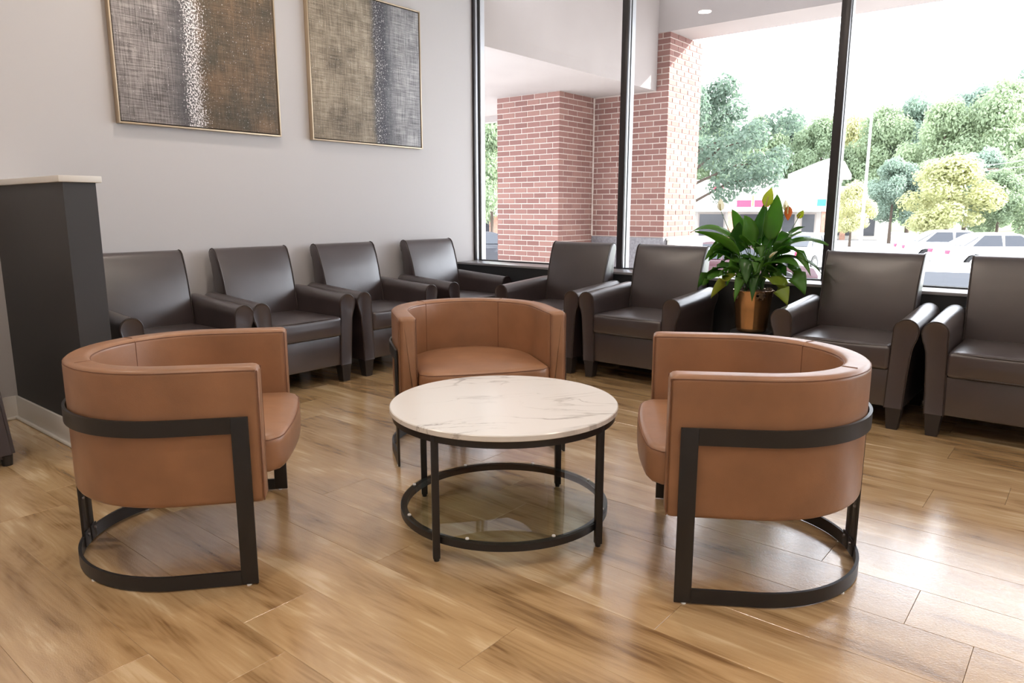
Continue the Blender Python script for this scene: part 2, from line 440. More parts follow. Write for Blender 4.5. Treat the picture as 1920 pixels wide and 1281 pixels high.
def rbox(hx, hy, hz, r, n=8, fn=None):
    """rounded box centred on 0 with a denser grid at the edges"""
    bm = bmesh.new()
    def ts(h):
        e = r / h
        a = [-1 + e * (1 - math.cos(k * PI / 6)) for k in range(4)] if e < 1 else [-1]
        a = [-1, -1 + e * 0.35, -1 + e * 0.7, -1 + e]
        mid = [(-1 + e) + (2 - 2 * e) * k / n for k in range(1, n)]
        return a + mid + [-q for q in reversed(a)]
    T = (ts(hx), ts(hy), ts(hz)); H = (hx, hy, hz)
    def mapp(p):
        q = Vector([p[i] * H[i] for i in range(3)])
        inn = Vector([max(-(H[i] - r), min(H[i] - r, q[i])) for i in range(3)])
        d = q - inn
        if d.length > 1e-9:
            q = inn + d.normalized() * r
        return q
    for ax in range(3):
        u, v = (ax + 1) % 3, (ax + 2) % 3
        for s in (-1, 1):
            g = []
            for a in T[u]:
                row = []
                for b in T[v]:
                    p = [0, 0, 0]; p[ax] = s; p[u] = a; p[v] = b
                    co = mapp(p)
                    if fn: co = fn(co)
                    row.append(bm.verts.new(co))
                g.append(row)
            for i in range(len(g) - 1):
                for j in range(len(g[0]) - 1):
                    bm.faces.new((g[i][j], g[i + 1][j], g[i + 1][j + 1], g[i][j + 1]))
    return bm

def loft(bm, secs, closed=True, cap=True, ring=False):
    """secs: list of sections (lists of Vector); bridged in order"""
    vs = [[bm.verts.new(p) for p in s] for s in secs]
    m = len(secs[0]); k = len(secs)
    for i in range(k if ring else k - 1):
        a, b = vs[i], vs[(i + 1) % k]
        for j in range(m if closed else m - 1):
            j2 = (j + 1) % m
            bm.faces.new((a[j], a[j2], b[j2], b[j]))
    if cap and not ring:
        bm.faces.new(list(reversed(vs[0]))); bm.faces.new(vs[-1])
    return bm

def inset(poly, d):
    """move a closed 2-D polygon inward by d (approximate vertex offset)"""
    n = len(poly); out = []
    area = sum(poly[i][0] * poly[(i + 1) % n][1] - poly[(i + 1) % n][0] * poly[i][1] for i in range(n))
    s = 1 if area > 0 else -1
    for i in range(n):
        p0, p1, p2 = poly[i - 1], poly[i], poly[(i + 1) % n]
        e1 = Vector((p1[0] - p0[0], p1[1] - p0[1])); e2 = Vector((p2[0] - p1[0], p2[1] - p1[1]))
        if e1.length < 1e-9: e1 = e2
        if e2.length < 1e-9: e2 = e1
        e1.normalize(); e2.normalize()
        n1 = Vector((-e1.y, e1.x)) * s; n2 = Vector((-e2.y, e2.x)) * s
        b = (n1 + n2)
        if b.length < 1e-6: b = n1
        b.normalize()
        c = max(0.5, b.dot(n1))
        out.append((p1[0] + b.x * d / c, p1[1] + b.y * d / c))
    return out

def tube(bm, pts, r, seg=8, closed=False, cap=True):
    pts = [Vector(p) for p in pts]
    secs = []; n = len(pts); prev = None
    for i, p in enumerate(pts):
        if closed: t = pts[(i + 1) % n] - pts[i - 1]
        else: t = pts[min(i + 1, n - 1)] - pts[max(i - 1, 0)]
        t.normalize()
        if prev is None:
            a = Vector((0, 0, 1)) if abs(t.z) < 0.9 else Vector((1, 0, 0))
            u = t.cross(a).normalized()
        else:
            u = (prev - t * prev.dot(t)).normalized()
        prev = u; v = t.cross(u)
        rr = r(i / (n - 1)) if callable(r) else r
        secs.append([p + (u * math.cos(2 * PI * k / seg) + v * math.sin(2 * PI * k / seg)) * rr for k in range(seg)])
    return loft(bm, secs, cap=cap, ring=closed)

def lathe(bm, prof, seg=32, center=(0, 0)):
    secs = []
    for k in range(seg):
        a = 2 * PI * k / seg
        secs.append([Vector((center[0] + r * math.cos(a), center[1] + r * math.sin(a), z)) for r, z in prof])
    vs = [[bm.verts.new(p) for p in s] for s in secs]
    for k in range(seg):
        a, b = vs[k], vs[(k + 1) % seg]
        for j in range(len(prof) - 1):
            q = (a[j], b[j], b[j + 1], a[j + 1])
            if prof[j][0] < 1e-6 and prof[j + 1][0] < 1e-6: continue
            bm.faces.new(q)
    bmesh.ops.remove_doubles(bm, verts=bm.verts, dist=1e-6)
    bmesh.ops.dissolve_degenerate(bm, edges=bm.edges, dist=1e-7)
    return bm

# ------------------------------------------------------------------ the room
WX, WY = -4.80, 5.02          # left wall face, low window wall face
X1, Y0, ZC = 3.6, -3.4, 3.45  # right wall, wall behind the camera, ceiling
WINY = 5.27                   # inner face of the window frames
SILL = 0.705

floor = bx('floor', WX - 0.1, X1 + 0.1, Y0 - 0.1, 5.45, -0.15, -0.0065, M['subfloor'])
tag(floor, 'glossy golden oak plank floor of the waiting room', kind='structure')

PW, PLN = 0.2455, 1.58
plank_cache = {}
def plank_mesh(ln, w):
    k = (round(ln, 3), round(w, 3))
    if k not in plank_cache:
        plank_cache[k] = finish(boxbm(-k[0] / 2, k[0] / 2, -k[1] / 2, k[1] / 2, -0.006, 0.0, bev=0.0008, seg=1), 'plank', False)
        plank_cache[k].materials.append(M['oak'])
    return plank_cache[k]
joint_x = {0: -1.199, -1: -1.836, -3: -1.90, 11: -0.475}
stuff = bmesh.new()
row0 = int(math.floor((Y0 - 1.24) / PW)); row1 = int(math.ceil((WY - 1.24) / PW))
rng = random.Random(3)
for r in range(row0, row1):
    ya, yb = 1.24 + r * PW, 1.24 + (r + 1) * PW
    ya, yb = max(ya, Y0), min(yb, WY)
    if yb - ya < 0.02: continue
    jx = joint_x.get(r, -1.2 + rng.uniform(0.25, 1.3))
    xs = [WX]
    x = jx - PLN * 6
    while x < X1:
        if x > WX + 0.1: xs.append(x)
        x += PLN
    xs.append(X1)
    for a, b in zip(xs[:-1], xs[1:]):
        if b - a < 0.02: continue
        near = ya > 0.2 and a < 1.6
        if near:
            o = bpy.data.objects.new('plank', plank_mesh(b - a - 0.0006, yb - ya - 0.0006))
            C.objects.link(o); o.parent = floor
            o.location = ((a + b) / 2, (ya + yb) / 2, 0)
        else:
            box(stuff, a + .0006, b - .0006, ya + .0006, yb - .0006, -0.006, 0.0)
o = obj('far_planks', stuff, M['oak'], floor, smooth=False); o['kind'] = 'stuff'

tag(bx('ceiling', WX - 0.1, X1 + 0.1, Y0 - 0.1, 5.45, ZC, ZC + 0.12, M['ceiling']), 'plain white ceiling with recessed lamps', kind='structure')
tag(bx('wall_left', WX - 0.15, WX, Y0 - 0.1, 5.45, 0, ZC, M['wall']), 'pale grey wall with two framed canvases', kind='structure')
tag(bx('wall_right', X1, X1 + 0.12, Y0 - 0.1, 5.45, 0, ZC, M['wall']), 'pale grey wall out of view', kind='structure')
tag(bx('wall_back', WX, X1, Y0 - 0.12, Y0, 0, ZC, M['wall']), 'pale grey wall behind the camera', kind='structure')

ww = bx('wall_window', WX, X1, WY, 5.42, 0, SILL - 0.02, M['lowwall'])
tag(ww, 'low dark panelled wall under the windows', kind='structure')
bx('window_sill', WX, X1, WY - 0.008, 5.42, SILL - 0.02, SILL, M['sill'], ww, bev=0.003)
tag(bx('wall_header', WX, X1, WINY, 5.42, 3.25, ZC, M['wall']), 'wall strip above the windows', kind='structure')

# windows: mullions and panes
mull = [WX + 0.025, -3.15, -1.487, 0.16, 1.80, X1 - 0.03]
for i in range(5):
    a, b = mull[i], mull[i + 1]
    w = bpy.data.objects.new('window_%d' % (i + 1), None); C.objects.link(w); w.location = ((a + b) / 2, WINY, SILL)
    tag(w, ['tall window beside the pale wall, showing the brick piers', 'tall window between the two mullions, behind the peace lily', 'tall window right of the second mullion, showing the car park', 'tall window beyond the right photo edge', 'tall window next to the right wall'][i], kind='structure')
    def loc(o):
        o.matrix_parent_inverse = Matrix.Translation(w.location).inverted(); return o
    hw = 0.0285
    la = a + (0.0 if i == 0 else 0.0)
    # mullion on the left of this pane: dark inner cap, paler aluminium web, black gasket
    m = loc(bx('mullion', la - (0.025 if i == 0 else hw), la + (0.0 if i == 0 else hw), WINY, WINY + 0.025, SILL, 3.25, M['frame'], w, bev=0.002))
    loc(bx('mullion_web', la - 0.022, la + (-0.002 if i == 0 else 0.022), WINY + 0.025, WINY + 0.055, SILL, 3.25, M['alu'], w))
    loc(bx('mullion_outer', la - 0.024, la + (0.022 if i == 0 else 0.026), WINY + 0.068, WINY + 0.12, SILL, 3.25, M['alu'], w))
    loc(bx('gasket', la - 0.024, la + (0.004 if i == 0 else 0.024), WINY + 0.055, WINY + 0.068, SILL, 3.25, M['gasket'], w))
    if i == 4:
        loc(bx('mullion', b - hw, b + hw, WINY, WINY + 0.10, SILL, 3.25, M['frame'], w, bev=0.002))
    loc(bx('window_rail', a + hw, b - hw, WINY + 0.02, WINY + 0.09, SILL, SILL + 0.008, M['gasket'], w))
    loc(bx('window_rail', a + hw, b - hw, WINY, WINY + 0.12, 3.20, 3.25, M['frame'], w))
    loc(bx('pane', a + hw * 0.7, b - hw * 0.7, WINY + 0.058, WINY + 0.064, SILL + 0.006, 3.21, M['glass'], w))

# half wall jutting from the left wall
HX, HY0, HY1, HZ = -3.775, 1.318, 1.462, 1.325
hwall = bx('wall_partition', WX, HX, HY0, HY1, 0, HZ, M['charcoal'])
tag(hwall, 'charcoal half-height partition wall with a white cap', kind='structure')
bx('cap', WX, HX + 0.022, HY0 - 0.022, HY1 + 0.022, HZ, HZ + 0.030, M['white'], hwall, bev=0.003)

def baseboard(name, x0, x1, y0, y1, nx, ny, label):
    """board along a wall; (nx,ny) points into the room"""
    t, h, q = 0.014, 0.135, 0.018
    def seg(d0, d1, z0, z1, bev):
        if ny: 
            a, b = sorted((y0 + ny * d0, y0 + ny * d1)); return boxbm(x0, x1, a, b, z0, z1, bev=bev)
        a, b = sorted((x0 + nx * d0, x0 + nx * d1)); return boxbm(a, b, y0, y1, z0, z1, bev=bev)
    o = obj(name, seg(0, t, 0, h, 0.004), M['white']); tag(o, label, kind='structure')
    obj('quarter_round', seg(t - 0.002, t + q, 0, q, 0.008), M['white'], o)
    return o
baseboard('baseboard_left', WX, WX, Y0, HY0, 1, 0, 'white baseboard along the left wall by the partition')
baseboard('baseboard_row', WX, WX, HY1, WY, 1, 0, 'white baseboard behind the wall row of armchairs')
baseboard('baseboard_partition', WX, HX, HY0, HY0, 0, -1, 'white baseboard along the charcoal partition')
baseboard('baseboard_end', HX, HX, HY0 - 0.014, HY1, 1, 0, 'white baseboard on the partition end')
t = bx('trim_1', WX, X1, WY - 0.03, WY, 0, 0.022, M['white'], bev=0.006)
tag(t, 'pale quarter-round trim at the foot of the window wall', kind='structure')

# recessed ceiling lamps
LAMP_LAB = ['round recessed ceiling lamp above the wall row of armchairs', 'round recessed ceiling lamp above the coffee table', 'round recessed ceiling lamp nearest the window right of the table', 'round recessed ceiling lamp by the window at the far right',
            'round recessed ceiling lamp before the charcoal partition', 'round recessed ceiling lamp in the middle row left of the camera', 'round recessed ceiling lamp directly above the camera', 'round recessed ceiling lamp right of the camera',
            'round recessed ceiling lamp in the rear left corner', 'round recessed ceiling lamp midway along the rear wall', 'round recessed ceiling lamp in the rear right corner']
def ceiling_lamp(x, y, first, lab):
    e = empty('ceiling_lamp', (x, y, ZC - 0.012), 0, lab, 'ceiling lamp', 'recessed ceiling lamps')
    obj('trim_ring', lathe(bmesh.new(), [(0.075, 0.006), (0.078, -0.006), (0.10, -0.004), (0.104, 0.010), (0.075, 0.006)], 32), M['white'], e)
    obj('lens', lathe(bmesh.new(), [(0.0, 0.0), (0.077, 0.0), (0.077, 0.008), (0.0, 0.008)], 32), M['lens'], e)
    ld = bpy.data.lights.new('lamp', 'AREA'); ld.shape = 'DISK'; ld.size = 0.15; ld.energy = LAMP_W * (0.45 if y < -1 else 1.0); ld.color = LAMP_COL
    lo = bpy.data.objects.new('lamp', ld); C.objects.link(lo); lo.parent = e; lo.location = (0, 0, -0.012)
    return e
for i, (x, y) in enumerate([(-3.85, 2.46), (-1.75, 2.6), (0.3, 2.6), (2.4, 2.6), (-3.6, 0.1), (-1.75, 0.1), (0.3, 0.1), (2.4, 0.1), (-3.6, -2.2), (-0.8, -2.2), (1.8, -2.2)]):
    ceiling_lamp(x, y, i == 0, LAMP_LAB[i])

# ------------------------------------------------------------------ armchairs (front at local y = 0, back towards +y)
def arc(cx, cz, r, a0, a1, n):
    return [(cx + r * math.cos(math.radians(a0 + (a1 - a0) * k / n)), cz + r * math.sin(math.radians(a0 + (a1 - a0) * k / n))) for k in range(n + 1)]

def arm_profile(s):
    """front outline of the right-hand arm (x, z); scroll overhangs outwards"""
    p = [(0.262, 0.122), (0.268, 0.35), (0.274, 0.545)]
    p += arc(0.334, 0.556, 0.060, 178, -20, 14)
    p += [(0.386, 0.515), (0.376, 0.49), (0.366, 0.45), (0.360, 0.38), (0.352, 0.25), (0.346, 0.122)]
    return p

def make_armchair():
    root = empty('armchair')
    for s in (1, -1):
        prof = arm_profile(s)
        secs = []
        for y, ins in ((0.012, 0.010), (0.004, 0.005), (0.002, 0.001), (0.012, -0.001), (0.03, 0.0), (0.2, 0.0), (0.4, 0.0), (0.58, 0.0), (0.615, 0.002), (0.635, 0.012), (0.642, 0.03)):
            pl = inset(prof, ins)
            lift = 0.036 * min(1, y / 0.6)
            secs.append([Vector((s * x, y, z + (lift if z > 0.40 else lift * max(0, (z - 0.2) / 0.2)))) for x, z in pl])
        secs[0] = [v + Vector((0, -0.006, 0)) for v in secs[0]]
        arm = obj('arm', loft(bmesh.new(), secs), M['brown'], root, angle=50)
        # piping round the front panel
        edge = [Vector((s * x, 0.007, z)) for x, z in inset(prof, -0.002)]
        obj('piping', tube(bmesh.new(), edge, 0.0042, 6, closed=False), M['brown_pipe'], arm)
    # seat base
    obj('seat_base', box(bmesh.new(), -0.272, 0.272, 0.010, 0.66, 0.124, 0.335, bev=0.012), M['brown'], root)
    # seat cushion
    def puff(c):
        fx = 1 - (c.x / 0.268) ** 2; fy = 1 - (c.y / 0.28) ** 2
        if c.z > 0: c.z += 0.014 * max(0, fx) * max(0, fy)
        if c.y < -0.2: c.y -= 0.010 * max(0, fx) * (1 - abs(c.z) / 0.08)
        return c
    bm = rbox(0.267, 0.275, 0.069, 0.024, 8, puff)
    bmesh.ops.translate(bm, verts=bm.verts, vec=(0, 0.262, 0.401))
    cu = obj('seat_cushion', bm, M['brown'], root, angle=60)
    for zz in (0.462, 0.343):
        pts = [(-0.262, 0.30, zz), (-0.262, 0.02, zz), (-0.25, -0.004, zz), (-0.12, -0.0115, zz), (0, -0.014, zz), (0.12, -0.0115, zz), (0.25, -0.004, zz), (0.262, 0.02, zz), (0.262, 0.30, zz)]
        obj('cushion_seam', tube(bmesh.new(), pts, 0.0028, 5), M['brown_pipe'], cu)
    # backrest: leaning, gently bowed, rolled over at the top
    bp = [(0.505, 0.40), (0.512, 0.50), (0.530, 0.62), (0.556, 0.74), (0.588, 0.84), (0.606, 0.885)]
    bp += [(0.618, 0.912), (0.636, 0.930), (0.660, 0.937), (0.684, 0.930), (0.699, 0.912), (0.702, 0.888)]
    bp += [(0.690, 0.84), (0.680, 0.74), (0.678, 0.62), (0.682, 0.40), (0.684, 0.125), (0.60, 0.125), (0.52, 0.33)]
    secs = []
    for x, ins in ((-0.286, 0.016), (-0.284, 0.006), (-0.279, 0.001), (-0.27, 0), (-0.18, 0), (-0.09, 0), (0, 0), (0.09, 0), (0.18, 0), (0.27, 0), (0.279, 0.001), (0.284, 0.006), (0.286, 0.016)):
        pl = inset(bp, ins); bow = 0.012 * (1 - (x / 0.286) ** 2)
        secs.append([Vector((x * (0.965 if z < 0.65 else 0.965 + 0.035 * (z - 0.65) / 0.28), y - (bow if y < 0.60 and z > 0.4 else 0), z)) for y, z in pl])
    back = obj('backrest', loft(bmesh.new(), secs), M['brown'], root, angle=50)
    for s in (1, -1):
        pts = [Vector((s * 0.279 * (0.965 if z < 0.65 else 0.965 + 0.035 * (z - 0.65) / 0.28), y - 0.0015, z + 0.001)) for y, z in bp[:13]]
        obj('piping', tube(bmesh.new(), pts, 0.004, 6), M['brown_pipe'], back)
    obj('outer_back', box(bmesh.new(), -0.335, 0.335, 0.615, 0.695, 0.124, 0.60, bev=0.018), M['brown'], root)
    # legs
    for sx in (1, -1):
        for yy, back_leg in ((0.045, 0), (0.645, 1)):
            cx = sx * 0.306
            top = [(-0.041, -0.041), (0.041, -0.041), (0.041, 0.041), (-0.041, 0.041)]
            k = 0.70; sh = 0.03 if back_leg else 0.004
            secs = [[Vector((cx - sx * 0.0 + a * k, yy + b * k + (sh if back_leg else -sh), 0.0)) for a, b in top], [Vector((cx + a, yy + b, 0.128)) for a, b in top]]
            bm = loft(bmesh.new(), secs)
            bmesh.ops.bevel(bm, geom=bm.edges[:], offset=0.003, segments=1, affect='EDGES')
            obj('leg', bm, M['chairleg'], root, smooth=False)
    return root

arm0 = make_armchair()
G = 'dark brown leather armchairs along the walls'
spots = [
    (-4.04, 2.008, PI / 2, 'dark brown leather armchair right behind the charcoal partition, partly hidden'),
    (-4.04, 2.795, PI / 2, 'dark brown leather armchair second from the charcoal partition, under the gap between canvases'),
    (-4.04, 3.612, PI / 2, 'dark brown leather armchair third from the charcoal partition, under the right canvas'),
    (-4.04, 4.535, PI / 2, 'dark brown leather armchair against the pale wall, nearest the window corner'),
    (-3.285, 4.28, 0, 'dark brown leather armchair under the window, first from the room corner'),
    (-2.4885, 4.28, 0, 'dark brown leather armchair immediately left of the potted peace lily'),
    (-1.105, 4.28, 0, 'dark brown leather armchair immediately right of the potted peace lily'),
    (-0.300, 4.28, 0, 'dark brown leather armchair under the window cut off by the right photo edge'),
]
for i, (x, y, rz, lab) in enumerate(spots):
    o = arm0 if i == 0 else copy_tree(arm0)
    o.location = (x, y, 0); o.rotation_euler = (0, 0, rz)
    tag(o, lab, 'armchair', G)

# ------------------------------------------------------------------ tan barrel chairs (front at local y = 0 facing -y)
RS = 0.24   # straight part before the half circle
def dpath(R, y0, n=28):
    p = [(-R, y0)]
    k = 5
    p += [(-R, y0 + (RS - y0) * j / k) for j in range(1, k)]
    p += [(-R * math.cos(PI * j / n), RS + R * math.sin(PI * j / n)) for j in range(n + 1)]
    p += [(R, RS + (y0 - RS) * j / k) for j in range(1, k + 1)]
    return p

def make_barrel():
    root = empty('barrel_chair')
    Ro, Ri, z0, z1 = 0.402, 0.318, 0.272, 0.720
    yf = -0.036
    # cross section in (n, z): n = radius
    def sec(ins):
        r = 0.022
        pts = []
        for (cn, cz, a0, a1) in ((Ro - r, z0 + r, -90, 0), (Ro - r, z1 - r, 0, 90), (Ri + r, z1 - r, 90, 180), (Ri + 0.012, z0 + 0.012, 180, 270)):
            rr = r if cn > Ri + 0.015 else 0.012
            pts += arc(cn, cz, rr, a0, a1, 5)
        return inset(pts, ins)
    path = [(0, 0)]
    secs = []
    Rm = 1.0
    def put(sx, sy, base_y, ang, pl):
        return [Vector((-n * math.cos(ang), base_y + n * math.sin(ang), z)) for n, z in pl]
    ends = ((0.0, 0.020), (0.004, 0.008), (0.012, 0.002), (0.024, 0.0))
    for d, ins in ends: secs.append(put(0, 0, yf + d, 0, sec(ins)))
    for k in range(1, 6): secs.append(put(0, 0, yf + 0.024 + (RS - yf - 0.024) * k / 6, 0, sec(0)))
    nA = 36
    for k in range(nA + 1): secs.append(put(0, 0, RS, PI * k / nA, sec(0)))
    for k in range(5, 0, -1): secs.append(put(0, 0, -(yf + 0.024 + (RS - yf - 0.024) * k / 6) + 2 * 0, PI, sec(0)))
    for d, ins in reversed(ends): secs.append(put(0, 0, yf + d, PI, sec(ins)))
    # fix straight run on the far side (ang = PI leaves y = base_y)
    for idx, k in zip(range(4 + 5 + nA + 1, 4 + 5 + nA + 1 + 5), range(5, 0, -1)):
        yy = yf + 0.024 + (RS - yf - 0.024) * k / 6
        secs[idx] = [Vector((v.x, yy, v.z)) for v in secs[idx]]
    shell = obj('shell', loft(bmesh.new(), secs), M['tan'], root, angle=55)
    # stitched seams: rim edges and vertical seams inside
    def rimline(R, z, r=0.0022):
        return tube(bmesh.new(), [(x, y, z) for x, y in dpath(R, yf + 0.006)], r, 5)
    obj('seam', rimline(Ro - 0.0025, z1 - 0.012), M['tanseam'], shell)
    obj('seam', rimline(Ri + 0.0025, z1 - 0.012), M['tanseam'], shell)
    for s in (1, -1):
        obj('seam', tube(bmesh.new(), [(s * (Ro - 0.0035), yf + 0.003, z0 + 0.01), (s * (Ro - 0.0035), yf + 0.003, z1 - 0.012)], 0.0022, 5), M['tanseam'], shell)
        obj('seam', tube(bmesh.new(), [(s * (Ri + 0.0035), yf + 0.003, 0.44), (s * (Ri + 0.0035), yf + 0.003, z1 - 0.012)], 0.0022, 5), M['tanseam'], shell)
        a = math.radians(52)
        x, y = s * Ri * math.cos(a), RS + Ri * math.sin(a)
        obj('seam', tube(bmesh.new(), [(x, y, 0.45), (x, y, z1 - 0.012), (s * (Ri + 0.02) * math.cos(a), RS + (Ri + 0.02) * math.sin(a), z1 + 0.0005), (s * (Ro - 0.02) * math.cos(a), RS + (Ro - 0.02) * math.sin(a), z1 + 0.0005)], 0.0018, 5), M['tanseam'], shell)
    # seat deck below the cushion
    Rc = Ri + 0.004
    def dout(R, front, bulge, n=24):
        pts = [(-R * math.cos(PI * k / n), RS + R * math.sin(PI * k / n)) for k in range(n + 1)]
        pts += [(R, RS * 0.5), (R, 0.03)]
        m = 16
        for k in range(0, m + 1):
            u = 1 - 2 * k / m
            u = math.copysign(abs(u) ** 0.8, u)
            pts.append((R * u * 0.99, front - bulge * (1 - u * u) + 0.035 * max(0, (abs(u) - 0.82) / 0.18) ** 2))
        pts += [(-R, 0.03), (-R, RS * 0.5)]
        return pts
    dk = dout(Rc, -0.012, 0.020); dk0 = dout(Rc - 0.0, 0.004, 0.008)
    obj('seat_deck', loft(bmesh.new(), [[Vector((x, y, z0 + 0.004)) for x, y in dk0], [Vector((x, y, 0.345)) for x, y in dk]]), M['tan'], root)
    # cushion
    cz0, cz1 = 0.338, 0.462
    ol = dout(Ri - 0.003, -0.078, 0.026)
    secs = []
    for z, ins in ((cz0, 0.03), (cz0 + 0.003, 0.010), (cz0 + 0.012, 0.002), (cz0 + 0.03, 0.0), (cz1 - 0.03, 0.0), (cz1 - 0.014, 0.002), (cz1 - 0.004, 0.010), (cz1 + 0.002, 0.024)):
        pl = inset(ol, ins)
        secs.append([Vector((x, y, z)) for x, y in pl])
    for sc_, dz in ((0.75, 0.008), (0.5, 0.013), (0.25, 0.016)):
        secs.append([Vector((v.x * sc_, 0.22 + (v.y - 0.22) * sc_, cz1 + 0.002 + dz)) for v in secs[7]])
    cu = obj('seat_cushion', loft(bmesh.new(), secs), M['tan'], root, angle=60)
    fr = [p for p in inset(ol, 0.003)][26:46]
    obj('seam', tube(bmesh.new(), [(x, y, cz1 - 0.011) for x, y in fr], 0.0022, 5), M['tanseam'], cu)
    # flat-bar frame in two halves
    Rf, tb, hb = 0.4165, 0.010, 0.052
    def band(s, zb, zt, nm):
        secs = []
        pts = [(0.0, 0, 1)]
        for k in range(0, 6): secs.append((s * 1.0, 0.0 + RS * k / 6, None))
        out = []
        for k in range(6):
            y = 0.052 + (RS - 0.052) * k / 6
            out.append([Vector((s * Rf, y, zb)), Vector((s * (Rf - tb), y, zb)), Vector((s * (Rf - tb), y, zt)), Vector((s * Rf, y, zt))])
        amax = PI / 2 - 0.010 / Rf
        for k in range(21):
            a = amax * k / 20; c, q = math.cos(a), math.sin(a)
            out.append([Vector((s * R * c, RS + R * q, z)) for R, z in ((Rf, zb), (Rf - tb, zb), (Rf - tb, zt), (Rf, zt))])
        return obj(nm, loft(bmesh.new(), out), M['black'], root, angle=30)
    for s in (1, -1):
        band(s, 0.512, 0.564, 'upper_band')
        band(s, 0.004, 0.050, 'floor_band')
        bx('front_leg', min(s * Rf, s * (Rf - tb)), max(s * Rf, s * (Rf - tb)), 0.0, 0.052, 0.004, 0.564, M['black'], root, bev=0.0012)
        yb = RS + Rf
        post = bx('rear_post', min(s * 0.010, s * 0.046), max(s * 0.010, s * 0.046), yb - 0.0125, yb - 0.0035, 0.030, 0.540, M['black'], root, bev=0.0012)
        bx('bracket', min(s * 0.006, s * 0.052), max(s * 0.006, s * 0.052), yb - 0.018, yb - 0.0125, 0.010, 0.068, M['black'], root, bev=0.003)
        for zz in (0.052, 0.19):
            bm = bmesh.new(); bmesh.ops.create_cone(bm, cap_ends=True, segments=10, radius1=0.006, radius2=0.005, depth=0.006, matrix=Matrix.Translation((s * 0.030, yb - 0.021 if zz < 0.1 else yb - 0.0155, zz)) @ Matrix.Rotation(PI / 2, 4, 'X'))
            obj('bolt', bm, M['steel'], post)
        for gx, gy in ((s * (Rf - 0.005), 0.03), (s * (Rf - 0.005) * math.cos(0.8), RS + (Rf - 0.005) * math.sin(0.8))):
            bm = bmesh.new(); bmesh.ops.create_cone(bm, cap_ends=True, segments=12, radius1=0.008, radius2=0.008, depth=0.004, matrix=Matrix.Translation((gx, gy, 0.002)))
            obj('glide', bm, M['clear'], root)
    return root

b0 = make_barrel()
GB = 'tan leather barrel chairs round the coffee table'
def face(fx, fy): return math.atan2(fy, fx) + PI / 2   # local -y -> (fx, fy)
for i, (x, y, fx, fy, lab) in enumerate([
    (-2.321, 1.4125, 0.641, 0.768, 'tan leather barrel chair beside the charcoal partition, seen from its side'),
    (-2.2185, 2.498, 0.816, -0.578, 'tan leather barrel chair behind the coffee table, facing the camera'),
    (-1.126, 2.249, math.cos(math.radians(212)), math.sin(math.radians(212)), 'tan leather barrel chair on the glossy floor right of the coffee table'),
]):
    o = b0 if i == 0 else copy_tree(b0)
    o.location = (x, y, 0); o.rotation_euler = (0, 0, face(fx, fy))
    tag(o, lab, 'barrel chair', GB)

# ------------------------------------------------------------------ coffee table
tb = empty('coffee_table', (-1.706, 2.036, 0), math.radians(50.2), 'round coffee table with marble top, black frame and glass lower shelf', 'table')
ZT = 0.48
obj('table_top', lathe(bmesh.new(), [(0, ZT - 0.022), (0.428, ZT - 0.022), (0.432, ZT - 0.019), (0.432, ZT - 0.003), (0.429, ZT), (0, ZT)], 96), M['marble'], tb)
def ringmesh(ri, ro, za, zb, seg=96):
    return lathe(bmesh.new(), [(ri, za), (ro, za), (ro, zb), (ri, zb), (ri, za)], seg)
obj('upper_ring', ringmesh(0.400, 0.422, ZT - 0.047, ZT - 0.022), M['black'], tb, angle=30)
lr = obj('lower_ring', ringmesh(0.377, 0.401, 0.062, 0.087), M['black'], tb, angle=30)
obj('glass_shelf', lathe(bmesh.new(), [(0, 0.0875), (0.398, 0.0875), (0.398, 0.0935), (0, 0.0935)], 96), M['shelfglass'], tb)
for k in range(8):
    a = 2 * PI * (k + 0.35) / 8
    bm = bmesh.new(); bmesh.ops.create_cone(bm, cap_ends=True, segments=12, radius1=0.007, radius2=0.006, depth=0.004, matrix=Matrix.Translation((0.388 * math.cos(a), 0.388 * math.sin(a), 0.0960)))
    obj('bumper', bm, M['clear'], tb)
for k in range(4):
    a = PI / 4 + k * PI / 2
    R_ = 0.412
    bm = boxbm(-0.0125, 0.0125, -0.0125, 0.0125, 0.012, ZT - 0.024, bev=0.0015)
    # square legs parallel to the square they stand on
    bmesh.ops.translate(bm, verts=bm.verts, vec=(R_ * math.cos(a), R_ * math.sin(a), 0))
    lg = obj('leg', bm, M['black'], tb)
    bm = bmesh.new(); bmesh.ops.create_cone(bm, cap_ends=True, segments=16, radius1=0.0095, radius2=0.0115, depth=0.014, matrix=Matrix.Translation((R_ * math.cos(a), R_ * math.sin(a), 0.007)))
    obj('foot', bm, M['black'], lg)

# ------------------------------------------------------------------ framed canvases on the left wall
def canvas(name, y0, y1, z0, z1, mat, label):
    D = 0.045
    e = empty(name, (WX, (y0 + y1) / 2, z0), 0, label, 'painting', 'framed abstract canvases')
    hw_, h, f = (y1 - y0) / 2, z1 - z0, 0.010
    for a, b, c, d in ((-hw_, -hw_ + f, 0, h), (hw_ - f, hw_, 0, h), (-hw_ + f, hw_ - f, 0, f), (-hw_ + f, hw_ - f, h - f, h)):
        bx('frame_bar', 0.002, D, a, b, c, d, M['gold'], e, bev=0.001)
    bx('backing', 0.002, 0.022, -hw_ + f, hw_ - f, f, h - f, M['darkgap'], e)
    g = f + 0.007
    bx('canvas', 0.022, D - 0.004, -hw_ + g, hw_ - g, g, h - g, mat, e, bev=0.002)
canvas('abstract_canvas', 2.012, 3.146, 1.722, 2.862, M['canvas0'], 'abstract canvas of lavender grey and bronze with a white speckled stripe')
canvas('abstract_canvas', 3.420, 4.566, 1.722, 2.862, M['canvas1'], 'abstract canvas of beige and blue grey with a dark speckled stripe')

